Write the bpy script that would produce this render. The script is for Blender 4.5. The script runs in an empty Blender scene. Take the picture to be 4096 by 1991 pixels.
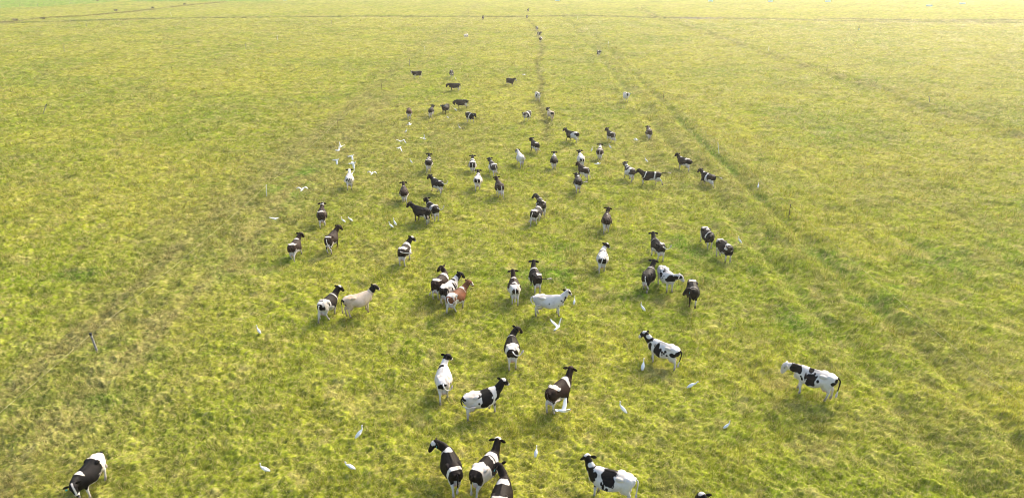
import bpy, bmesh, math, random
import numpy as np
from mathutils import Vector, Matrix

# ----------------------------------------------------------------------------
# camera, sky, sun, exposure
# ----------------------------------------------------------------------------
scene = bpy.context.scene
CAM_H, PITCH = 18.0, math.radians(22.5)
FPX = 2732.0                                   # focal length in photograph pixels (4096 wide)
cam_data = bpy.data.cameras.new("camera")
cam = bpy.data.objects.new("camera", cam_data)
scene.collection.objects.link(cam)
cam.location = (0, 0, CAM_H)
cam.rotation_euler = (math.pi / 2 - PITCH, 0, 0)
cam_data.sensor_width = 36.0
cam_data.lens = 36.0 * FPX / 4096.0
cam_data.clip_start = 0.1
cam_data.clip_end = 6000
scene.camera = cam

SUN_EL, SUN_AZ = math.radians(34), math.radians(36)     # azimuth clockwise from straight ahead
world = bpy.data.worlds.new("World")
scene.world = world
world.use_nodes = True
wn = world.node_tree
bg = wn.nodes["Background"]
sky = wn.nodes.new("ShaderNodeTexSky")
sky.sky_type = 'NISHITA'
sky.sun_disc = False
sky.sun_elevation = SUN_EL
sky.sun_rotation = SUN_AZ
sky.air_density, sky.dust_density, sky.ozone_density = 1.0, 4.0, 1.0
wn.links.new(sky.outputs[0], bg.inputs[0])
bg.inputs[1].default_value = 0.15
sun_data = bpy.data.lights.new("sun", 'SUN')
sun_data.energy = 2.0
sun_data.angle = math.radians(26)
sun_data.color = (1.0, 0.90, 0.72)
sun = bpy.data.objects.new("sun", sun_data)
scene.collection.objects.link(sun)
sd = Vector((math.sin(SUN_AZ) * math.cos(SUN_EL), math.cos(SUN_AZ) * math.cos(SUN_EL), math.sin(SUN_EL)))
sun.rotation_euler = sd.to_track_quat('Z', 'Y').to_euler()
scene.view_settings.view_transform = 'Standard'
scene.view_settings.look = 'None'
scene.view_settings.gamma = 1.0
scene.view_settings.use_curve_mapping = False
scene.view_settings.exposure = 1.42
scene.render.engine = 'CYCLES'
scene.cycles.use_denoising = True
scene.cycles.filter_width = 1.0
scene.cycles.max_bounces = 4
scene.cycles.diffuse_bounces = 2
scene.cycles.transmission_bounces = 2
scene.cycles.volume_bounces = 0
scene.cycles.transparent_max_bounces = 4
scene.cycles.caustics_reflective = False
scene.cycles.caustics_refractive = False

COL = scene.collection
rng = np.random.default_rng(7)

# ----------------------------------------------------------------------------
# helpers
# ----------------------------------------------------------------------------
def G(px, py, z=0.0):
    """ground point (plane height z) seen at photograph pixel px,py"""
    x = (px - 2048.0) / FPX
    v = (py - 995.5) / FPX
    dy = math.cos(PITCH) - v * math.sin(PITCH)
    dz = -math.sin(PITCH) - v * math.cos(PITCH)
    t = (z - CAM_H) / dz
    return np.array([x * t, dy * t, z])

def link(o, parent=None):
    COL.objects.link(o)
    if parent is not None:
        o.parent = parent
    return o

def tag(o, label=None, category=None, group=None, kind=None):
    if label: o["label"] = label
    if category: o["category"] = category
    if group: o["group"] = group
    if kind: o["kind"] = kind
    return o

def empty(name, loc, rz=0.0):
    o = bpy.data.objects.new(name, None)
    o.empty_display_size = 0.2
    o.location = loc
    o.rotation_euler = (0, 0, rz)
    return link(o)

def hashu(h):
    h = h.astype(np.uint64) & np.uint64(0xFFFFFFFF)
    h ^= h >> np.uint64(16); h = (h * np.uint64(0x7feb352d)) & np.uint64(0xFFFFFFFF)
    h ^= h >> np.uint64(15); h = (h * np.uint64(0x846ca68b)) & np.uint64(0xFFFFFFFF)
    h ^= h >> np.uint64(16)
    return h.astype(np.float64) / 4294967295.0

def lat(ix, iy, iz, seed):
    return hashu(((ix.astype(np.int64) * 374761393) ^ (iy.astype(np.int64) * 668265263) ^ (iz.astype(np.int64) * 1274126177) ^ (seed * 97531)) & 0xFFFFFFFF)

def n2(x, y, seed=0):
    """value noise 0..1"""
    x = np.asarray(x, float); y = np.asarray(y, float)
    xi = np.floor(x); yi = np.floor(y)
    fx = x - xi; fy = y - yi
    fx = fx * fx * (3 - 2 * fx); fy = fy * fy * (3 - 2 * fy)
    z = np.zeros_like(xi)
    a = lat(xi, yi, z, seed); b = lat(xi + 1, yi, z, seed)
    c = lat(xi, yi + 1, z, seed); d = lat(xi + 1, yi + 1, z, seed)
    return (a * (1 - fx) + b * fx) * (1 - fy) + (c * (1 - fx) + d * fx) * fy

def n3(p, seed=0):
    i = np.floor(p); f = p - i
    f = f * f * (3 - 2 * f)
    r = 0
    for dx in (0, 1):
        wx = f[:, 0] if dx else 1 - f[:, 0]
        for dy in (0, 1):
            wy = f[:, 1] if dy else 1 - f[:, 1]
            for dz in (0, 1):
                wz = f[:, 2] if dz else 1 - f[:, 2]
                r = r + wx * wy * wz * lat(i[:, 0] + dx, i[:, 1] + dy, i[:, 2] + dz, seed)
    return r

def sm(a, b, x):
    t = np.clip((np.asarray(x, float) - a) / (b - a), 0, 1)
    return t * t * (3 - 2 * t)

def seg_dist(x, y, poly):
    """distance from points to a polyline and signed side of it"""
    best = np.full(np.shape(x), 1e9); side = np.zeros(np.shape(x))
    for (ax, ay), (bx, by) in zip(poly[:-1], poly[1:]):
        ux, uy = bx - ax, by - ay
        L2 = ux * ux + uy * uy
        t = np.clip(((x - ax) * ux + (y - ay) * uy) / L2, 0, 1)
        d = np.hypot(x - ax - t * ux, y - ay - t * uy)
        s = np.sign((x - ax) * uy - (y - ay) * ux)
        side = np.where(d < best, s, side)
        best = np.minimum(best, d)
    return best, side

def mesh_from(name, V, F, smooth=True):
    me = bpy.data.meshes.new(name)
    V = np.asarray(V, dtype=np.float32)
    F = [tuple(int(i) for i in f) for f in F] if not isinstance(F, np.ndarray) else F
    if isinstance(F, np.ndarray):
        n, k = F.shape
        me.vertices.add(len(V)); me.loops.add(n * k); me.polygons.add(n)
        me.vertices.foreach_set("co", V.ravel())
        me.loops.foreach_set("vertex_index", F.astype(np.int32).ravel())
        me.polygons.foreach_set("loop_start", np.arange(0, n * k, k, dtype=np.int32))
        me.update(calc_edges=True)
    else:
        me.from_pydata([tuple(v) for v in V], [], F)
        me.update()
    if smooth:
        me.polygons.foreach_set("use_smooth", np.ones(len(me.polygons), dtype=bool))
    return me

class NT:
    """small node-tree helper"""
    def __init__(self, name):
        self.m = bpy.data.materials.new(name)
        self.m.use_nodes = True
        self.t = self.m.node_tree
        self.p = self.t.nodes["Principled BSDF"]
        self.out = self.t.nodes["Material Output"]
    def n(self, kind, **kw):
        nd = self.t.nodes.new(kind)
        for k, v in kw.items(): setattr(nd, k, v)
        return nd
    def l(self, a, b): self.t.links.new(a, b)
    def mix(self, fac, a, b, mode='MIX'):
        nd = self.n('ShaderNodeMix', data_type='RGBA', blend_type=mode)
        for sock, v in ((nd.inputs[0], fac), (nd.inputs[6], a), (nd.inputs[7], b)):
            if hasattr(v, 'is_linked'): self.l(v, sock)
            else: sock.default_value = v if not isinstance(v, tuple) else (*v, 1.0)[:4]
        return nd.outputs[2]
    def math(self, op, a, b=0.0, c=None, clamp=False):
        nd = self.n('ShaderNodeMath', operation=op, use_clamp=clamp)
        for sock, v in zip(nd.inputs, (a, b) if c is None else (a, b, c)):
            if hasattr(v, 'is_linked'): self.l(v, sock)
            else: sock.default_value = v
        return nd.outputs[0]
    def noise(self, scale, coord=None, detail=3.0, rough=0.55):
        nd = self.n('ShaderNodeTexNoise')
        nd.inputs['Scale'].default_value = scale
        nd.inputs['Detail'].default_value = detail
        nd.inputs['Roughness'].default_value = rough
        if coord is not None: self.l(coord, nd.inputs['Vector'])
        return nd.outputs['Fac']
    def ramp01(self, v, a, b):
        nd = self.n('ShaderNodeMapRange', interpolation_type='SMOOTHSTEP')
        self.l(v, nd.inputs[0])
        nd.inputs[1].default_value = a; nd.inputs[2].default_value = b
        return nd.outputs[0]
    def objco(self):
        return self.n('ShaderNodeTexCoord').outputs['Object']
    def bump(self, h, strength, dist):
        b = self.n('ShaderNodeBump')
        b.inputs['Strength'].default_value = strength
        b.inputs['Distance'].default_value = dist
        self.l(h, b.inputs['Height'])
        self.l(b.outputs[0], self.p.inputs['Normal'])

def plain(name, col, rough=0.7, var=0.15, scale=9.0, spec=0.3):
    """plain procedural material: base colour broken up by two noises"""
    m = NT(name)
    co = m.objco()
    a = m.noise(scale, co); b = m.noise(scale * 7, co)
    dark = tuple(c * (1 - var * 1.6) for c in col)
    lite = tuple(min(1, c * (1 + var)) for c in col)
    c1 = m.mix(m.ramp01(a, 0.3, 0.7), dark, lite)
    c2 = m.mix(m.math('MULTIPLY', b, var), c1, tuple(c * 0.6 for c in col))
    m.l(c2, m.p.inputs['Base Color'])
    m.p.inputs['Roughness'].default_value = rough
    m.p.inputs['Specular IOR Level'].default_value = spec
    m.bump(b, 0.2, 0.01)
    return m.m

# ----------------------------------------------------------------------------
# layout of the pasture: fence lines, drain, cow path
# ----------------------------------------------------------------------------
def P2(pts, z=0.0):
    return [tuple(G(px, py, z)[:2]) for px, py in pts]

FENCES = [
    # label, posts (base px, base py, kind, optional top px)
    ("wire fence with leaning grey post and white stake, left of the herd",
     [(-330, 2060, 'wood', None), (390, 1407, 'wood', (361, 1332)), (1066, 788, 'white', (1051, 752)), (1353, 517, 'thin', None), (1528, 364, 'thin', None),
      (1639, 264, 'wood', None), (1700, 207, 'white', None), (1740, 172, 'thin', None), (1786, 134, 'thin', None), (1823, 101, 'thin', None),
      (1874, 57, 'thin', None), (1904, 30, 'thin', None), (1925, 12, 'thin', None)]),
    ("wire fence with brown posts and white stake, right of the herd",
     [(4440, 2030, 'thin', None), (3156, 866, 'thin', (3163, 818)), (2877, 613, 'white', (2873, 573)), (2656, 396, 'thin', (2657, 371)),
      (2432, 185, 'white', None), (2387, 148, 'thin', None), (2332, 98, 'thin', None), (2311, 79, 'white', None), (2292, 60, 'thin', None), (2267, 36, 'thin', None)]),
    ("wire fence with grey post in the right half, beside a long grassy ridge",
     [(4520, 665, 'thin', None), (3725, 418, 'wood', (3729, 389)), (3306, 284, 'thin', None), (3074, 206, 'white', None), (2914, 157, 'thin', None), (2769, 106, 'thin', None),
      (2660, 76, 'thin', None), (2639, 68, 'thin', None), (2566, 34, 'thin', None)]),
    ("wire fence with widely spaced grey posts in the left third of the pasture",
     [(-420, 640, 'wood', None), (169, 452, 'wood', (166, 423)), (690, 288, 'thin', None), (985, 198, 'wood', None), (1110, 160, 'white', None), (1196, 138, 'thin', None),
      (1327, 97, 'wood', None), (1421, 66, 'thin', None), (1487, 45, 'thin', None)]),
    ("faint post line in the upper left, nearer of the two there",
     [(259, 207, 'wood', None), (597, 143, 'thin', None), (1081, 50, 'white', None)]),
    ("faint post line in the upper left, farther of the two there",
     [(88, 143, 'thin', None), (347, 108, 'wood', None), (685, 63, 'white', None)]),
    ("faint post line in the upper right, nearer of the two there",
     [(3764, 161, 'thin', None), (3521, 119, 'thin', None), (3201, 66, 'thin', None), (3094, 48, 'thin', None)]),
    ("faint post line in the upper right, farther of the two there",
     [(3970, 118, 'thin', None), (3472, 57, 'thin', None), (3287, 33, 'thin', None)]),
    ("low row of brown posts bordering the bright green field, top left",
     [(3, 34, 'wood', None), (80, 27, 'wood', None), (125, 24, 'wood', None), (151, 25, 'wood', None), (177, 22, 'wood', None), (221, 19, 'wood', None), (278, 14, 'wood', None)]),
]
LINE_L = P2([(p[0], p[1]) for p in FENCES[0][1]])
LINE_R = P2([(p[0], p[1]) for p in FENCES[1][1]])
LINE_RR = P2([(p[0], p[1]) for p in FENCES[2][1]])
LINE_LL = P2([(p[0], p[1]) for p in FENCES[3][1]])
DRAIN = P2([(-300, 96), (150, 88), (560, 75), (1024, 69), (1500, 65), (2048, 67), (2350, 62), (2620, 71), (3072, 75), (3350, 83), (3700, 88), (4096, 91), (4500, 97)])
DRAIN2 = P2([(3330, 74), (3560, 80), (3900, 82), (4200, 80)])
DRAIN3 = P2([(-300, 110), (0, 92), (170, 72), (330, 65), (560, 44), (760, 20), (900, 8)])
TRACK = P2([(2108, 78), (2140, 105), (2162, 165), (2166, 205), (2146, 245), (2150, 285), (2168, 330), (2150, 400), (2172, 450), (2188, 500), (2178, 560)])
FARFIELD = P2([(-200, 46), (0, 33), (190, 26), (420, 10), (540, -4)])

def patch(x, y, px, py, r, stretch=1.0):
    c = G(px, py)
    return np.exp(-(((x - c[0]) / r) ** 2 + ((y - c[1]) / (r * stretch)) ** 2))

def zones(x, y):
    dl, _ = seg_dist(x, y, LINE_L); dr, sr = seg_dist(x, y, LINE_R)
    drr, srr = seg_dist(x, y, LINE_RR); dll, _ = seg_dist(x, y, LINE_LL)
    dd, _ = seg_dist(x, y, DRAIN); dd2, _ = seg_dist(x, y, DRAIN2); dd3, _ = seg_dist(x, y, DRAIN3)
    dt, _ = seg_dist(x, y, TRACK)
    return dict(dl=dl, dr=dr, sr=sr, drr=drr, srr=srr, dll=dll, dd=np.minimum(dd, dd2), dd3=dd3, dt=dt)

def height(x, y, Z=None):
    if Z is None: Z = zones(x, y)
    d = np.hypot(x, y)
    w = n2(x * .5, y * .5, 3) * 2 - 1
    h = 0.13 * (n2(x * .22, y * .22, 1) - .5) + 0.22 * (n2(x * .8 + w * .4, y * .8, 2) - .5) + 0.10 * (n2(x * 2.1, y * 2.1, 4) - .5)
    # lumpy ridges and grooves beside the fences
    lump = n2(x * .45, y * .45, 11)
    off = Z['dr'] * Z['sr']
    h += 0.40 * lump * np.exp(-((off + 2.4) / 1.1) ** 2) - 0.24 * np.exp(-((off + 0.7) / .5) ** 2) - .17 * np.exp(-((off + 4.4) / .6) ** 2) + .25 * lump * np.exp(-((off + 5.8) / .8) ** 2) + .16 * lump * np.exp(-((off - 5.2) / .8) ** 2) - .12 * np.exp(-((off - 6.6) / .5) ** 2) + 0.25 * lump * np.exp(-((off - .9) / .9) ** 2)
    off = Z['drr'] * Z['srr']
    h += 0.75 * lump * np.exp(-((off + 1.6) / 1.1) ** 2) - 0.45 * np.exp(-((off - .2) / .7) ** 2)
    h += 0.28 * lump * np.exp(-((Z['dl'] - .6) / 1.4) ** 2)
    h -= 0.15 * np.exp(-(Z['dt'] / .45) ** 2)
    h -= 0.5 * np.exp(-(Z['dd'] / 1.2) ** 2)
    return h

LUSH = np.array([.225, .265, .022]); GREEN = np.array([.120, .210, .016]); STRAW = np.array([.400, .345, .110])
DRAB = np.array([.220, .215, .050]); BROWN = np.array([.250, .205, .085]); YEL = np.array([.340, .335, .042])
DKGRN = np.array([.060, .105, .018])

def grass_colour(x, y, Z=None):
    """ground cover colour: green, yellowing, dry, trampled sward, with far haze paleness painted in"""
    if Z is None: Z = zones(x, y)
    d = np.hypot(x, y)
    a = n2(x / 13, y / 13, 21); b = n2(x / 4.2, y / 4.2, 22); c = n2(x / 1.5, y / 1.5, 23); e = n2(x / .55, y / .55, 24)
    big = n2(x / 40, y / 40, 25)
    col = np.zeros(np.shape(x) + (3,))
    def over(col, rgb, w):
        return col * (1 - w[..., None]) + rgb * w[..., None]
    col += LUSH
    col = over(col, YEL, sm(.35, .8, .45 * a + .3 * b + .25 * c + .20 * sm(45, 220, d) - .03) * .88)  # extra yellow with distance paints the pale, hazy, backlit far field into the colour
    col = over(col, GREEN, sm(.56, .80, .40 * (1 - a) + .35 * n2(x / 3, y / 3, 31) + .25 * n2(x / 1.1, y / 1.1, 32)) * (1 - .75 * sm(35, 130, d)) * .85)
    col = over(col, STRAW, sm(.60, .88, .55 * n2(x / 1.0, y / 1.0, 33) + .45 * n2(x / .4, y / .4, 34)) * .75)
    col = over(col, DRAB, sm(.55, .85, .5 * n2(x / 6, y / 6, 35) + .5 * n2(x / 2.0, y / 2.0, 36)) * .5)
    # dry, trampled strips along the left fence and in the corners
    lft = np.exp(-((Z['dl'] - 1.0) / 3.4) ** 2) * (1 - .65 * sm(60, 130, d))
    col = over(col, DRAB, .6 * lft)
    col = over(col, BROWN, sm(.42, .75, n2(x / 2.2, y / 2.2, 37) * .6 + .55 * np.exp(-((Z['dl'] - 2.0) / .9) ** 2)) * lft * .6)
    tr = patch(x, y, 1250, 700, 9, 1.6) + patch(x, y, 1450, 560, 9, 1.6) + patch(x, y, 1780, 540, 7, 1.8) + patch(x, y, 2690, 590, 7, 1.8) + patch(x, y, 2850, 690, 6, 1.5) + patch(x, y, 900, 880, 6, 1.3) + .8 * patch(x, y, 300, 1750, 7, .9)
    col = over(col, DRAB, np.clip(tr, 0, 1) * .5)
    # drab ridges and green grooves by the fences
    offr = Z['dr'] * Z['sr']; offrr = Z['drr'] * Z['srr']
    col = over(col, DRAB, np.exp(-((offr + 2.3) / 1.2) ** 2) * .6 * sm(.3, .7, n2(x / 1.3, y / 1.3, 38)))
    col = over(col, BROWN, np.exp(-((offrr + 1.5) / 1.2) ** 2) * .6 * sm(.3, .7, n2(x / 2.3, y / 2.3, 38)))
    lushg = np.array([.10, .22, .012])
    col = over(col, lushg, .7 * np.exp(-((offr + .6) / .5) ** 2) * sm(.40, .6, n2(x / 5, y / 5, 39)) * np.exp(-((d - 70) / 22) ** 2))
    col = over(col, DKGRN * 1.5, (.34 - .22 * sm(70, 160, d)) * (np.exp(-((offr + .6) / .5) ** 2) + np.exp(-((offr + 4.3) / .5) ** 2)) * sm(.2, .6, n2(x / 3, y / 3, 40)))
    col = over(col, lushg, (patch(x, y, 1180, 740, 1.6, 4) + .8 * patch(x, y, 1045, 1040, 2.4, 1.3) + .6 * patch(x, y, 330, 1570, 2.2, .8)) .clip(0, 1) * sm(.25, .6, c))
    col = over(col, DKGRN * 1.2, np.exp(-((offrr - .2) / .8) ** 2) * .65)
    # drain and its banks
    col = over(col, DKGRN, np.exp(-(Z['dd'] / 2.4) ** 2) * .95)
    col = over(col, BROWN, np.exp(-((Z['dd'] - 5) / 3.) ** 2) * .5 * sm(.4, .7, n2(x / 9, y / 4, 41)))
    col = over(col, DRAB * .8, np.exp(-(Z['dd3'] / 2.5) ** 2) * .7)
    wet = sum(patch(x, y, q, 73, 4.5, .8) for q in (2735, 2780, 2825))
    col = over(col, np.array([.17, .165, .15]), np.clip(wet, 0, 1) * .9)
    # worn cow path
    col = over(col, np.array([.13, .12, .035]), np.exp(-(Z['dt'] / .6) ** 2) * .8)
    # bright green crop field beyond the brown post row, dark tilled plot
    _, fs = seg_dist(x, y, FARFIELD)
    far = ((fs < 0) & (y > 200) & (x < G(540, 0)[0])).astype(float)
    col = over(col, np.array([.17, .30, .03]), far * .85)
    t0, t1 = G(538, 1.5), G(742, 1.5)
    till = ((x > t0[0]) & (x < t1[0]) & (y > G(640, 2.6)[1]) & (y < 700)).astype(float)
    col = over(col, np.array([.065, .045, .03]), till)
    ed = np.exp(-((y - G(640, 4.0)[1]) / 9) ** 2) * ((x > t0[0]) & (x < t1[0] * .72))
    col = over(col, np.array([.12, .28, .03]), ed * .8)
    return np.clip(col * (0.90 + .20 * e)[..., None], 0, 1)

# ----------------------------------------------------------------------------
# terrain sheet
# ----------------------------------------------------------------------------
def build_ground():
    ys = [-90., -40., -10., 5.]
    y = 12.0
    while y < 560:
        ys.append(y)
        y += .06 * (max(y, 16) / 20.0) ** 1.2
    while y < 3000:
        ys.append(y); y *= 1.12
    ys = np.array(ys)
    u = np.linspace(-1.05, 1.05, 720)
    u = np.concatenate([[-7, -4, -2.6, -1.9, -1.5, -1.3, -1.15], u, [1.15, 1.3, 1.5, 1.9, 2.6, 4, 7]])
    wy = np.maximum(ys, 22.0)
    X = wy[:, None] * u[None, :]
    Y = np.repeat(ys[:, None], len(u), 1)
    Z = zones(X, Y)
    H = height(X, Y, Z)
    D = np.hypot(X, Y)
    C = grass_colour(X, Y, Z)
    # the sward itself: tussocks and single leaf clumps as relief, each vertex a clump of its own tint
    r = np.random.default_rng(11)
    inside = (np.abs(u) < 1.06)[None, :] & ((ys > 12) & (ys < 560))[:, None]
    jit = r.random(X.shape) * inside
    tus = n2(X * 1.6, Y * 1.6, 51); tus2 = n2(X * 4.2, Y * 4.2, 52)
    H = H + inside * (.11 * (tus - .5) + .12 * (tus2 - .5) * (1 - .5 * sm(60, 140, D)) + .10 * (n2(X * 9, Y * 9, 53) - .5) * (1 - sm(30, 70, D)) + (.07 + .12 * sm(30, 160, D)) * (jit - .5))
    tint = 1 + inside * ((r.random(X.shape) - .5) * .6)
    dry = (r.random(X.shape) < .20) * inside
    C = C * tint[..., None]
    C = C * (1 - .6 * dry[..., None]) + np.array([.42, .36, .14]) * .6 * dry[..., None]
    gn = (r.random(X.shape) < .12) * inside
    C = C * (1 - .5 * gn[..., None]) + np.array([.11, .19, .015]) * .5 * gn[..., None]
    H *= (1 - sm(500, 900, D))
    V = np.stack([X, Y, H - .02], -1).reshape(-1, 3)
    nr, nc = len(ys), len(u)
    i = np.arange(nr * nc).reshape(nr, nc)
    F = np.stack([i[:-1, :-1], i[:-1, 1:], i[1:, 1:], i[1:, :-1]], -1).reshape(-1, 4)
    me = mesh_from("ground", V, F)
    at = me.attributes.new("cover", 'FLOAT_COLOR', 'POINT')
    rgba = np.ones((len(V), 4), dtype=np.float32); rgba[:, :3] = C.reshape(-1, 3)
    at.data.foreach_set("color", rgba.ravel())
    m = NT("pasture_ground")
    geo = m.n('ShaderNodeNewGeometry').outputs['Position']
    av = m.n('ShaderNodeAttribute', attribute_name="cover").outputs['Color']
    fine = m.noise(2.2, geo, 5, .7); mid = m.noise(.45, geo, 4, .6)
    c = m.mix(m.ramp01(fine, .35, .68), m.mix(1.0, av, (.50, .52, .50), 'MULTIPLY'), av)
    c = m.mix(m.math('MULTIPLY', m.ramp01(mid, .5, .75), .35), c, (.33, .29, .075))
    m.l(c, m.p.inputs['Base Color'])
    m.p.inputs['Roughness'].default_value = .95
    m.p.inputs['Specular IOR Level'].default_value = .0
    m.bump(fine, .5, .08)
    me.materials.append(m.m)
    o = link(bpy.data.objects.new("ground", me))
    tag(o, "wide flat pasture ground under the grass", None, None, "structure")
    return o
build_ground()

# ----------------------------------------------------------------------------
# grass
# ----------------------------------------------------------------------------
def grass_material():
    m = NT("grass_blade")
    tc = m.n('ShaderNodeAttribute', attribute_name="tcol"); tc.attribute_type = 'INSTANCER'
    bl = m.n('ShaderNodeAttribute', attribute_name="blade")
    sep = m.n('ShaderNodeSeparateColor'); m.l(bl.outputs['Color'], sep.inputs[0])
    c = m.mix(sep.outputs[0], tc.outputs['Color'], (.44, .36, .17))           # dry blades
    vv = m.n('ShaderNodeHueSaturation')
    m.l(c, vv.inputs['Color'])
    m.l(m.math('MULTIPLY_ADD', sep.outputs[1], 1.0, .55), vv.inputs['Value'])
    m.l(m.math('MULTIPLY_ADD', sep.outputs[2], .05, .475), vv.inputs['Hue'])
    col = vv.outputs[0]
    m.l(col, m.p.inputs['Base Color'])
    m.p.inputs['Roughness'].default_value = .55
    m.p.inputs['Specular IOR Level'].default_value = .08
    tr = m.n('ShaderNodeBsdfTranslucent')
    m.l(m.mix(1.0, col, (1.0, 1.0, .55), 'MULTIPLY'), tr.inputs['Color'])
    mx = m.n('ShaderNodeMixShader'); mx.inputs[0].default_value = .42
    m.l(m.p.outputs[0], mx.inputs[1]); m.l(tr.outputs[0], mx.inputs[2])
    m.l(mx.outputs[0], m.out.inputs[0])
    return m.m
GRASS_MAT = grass_material()

def tuft(seed, nb, rad, hgt, wid, dry):
    r = random.Random(seed)
    V, F, A = [], [], []
    for k in range(nb):
        a = r.uniform(0, 6.283); q = rad * math.sqrt(r.random())
        bx, by = q * math.cos(a), q * math.sin(a)
        az = a + r.gauss(0, 1.2)
        L = hgt * r.uniform(.55, 1.25)
        lean = r.uniform(.25, 1.05); curl = r.uniform(.3, 1.5)
        w = wid * r.uniform(.6, 1.3)
        isdry = 1.0 if r.random() < dry else 0.0
        col = (isdry * r.uniform(.5, 1.0), r.random(), r.random())
        if r.random() < .05:                           # long pale runner
            L *= 1.7; lean = 1.1; curl = 1.2; w *= .55; col = (1.0, .9, .5)
        px, py, pz = bx, by, -.03
        ang = lean * .5
        segs = 3
        base = len(V)
        for s in range(segs + 1):
            t = s / segs
            ww = w * (1 - t) ** .7 * (1.0 if s else .8)
            sx, sy = -math.sin(az) * ww / 2, math.cos(az) * ww / 2
            if s < segs:
                V += [(px - sx, py - sy, pz), (px + sx, py + sy, pz)]; A += [col, col]
            else:
                V.append((px, py, pz)); A.append(col)
            ang += curl / segs
            st = L / segs
            px += math.cos(az) * math.sin(ang) * st; py += math.sin(az) * math.sin(ang) * st
            pz = max(.015, pz + math.cos(ang) * st)
        for s in range(segs - 1):
            b = base + 2 * s
            F += [(b, b + 1, b + 3, b + 2)]
        b = base + 2 * (segs - 1)
        F.append((b, b + 1, b + 2))
    me = mesh_from("tuft", V, F)
    at = me.attributes.new("blade", 'FLOAT_COLOR', 'POINT')
    at.data.foreach_set("color", np.array([(*c, 1.0) for c in A], dtype=np.float32).ravel())
    me.materials.append(GRASS_MAT)
    return bpy.data.objects.new("tuft", me)

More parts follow.
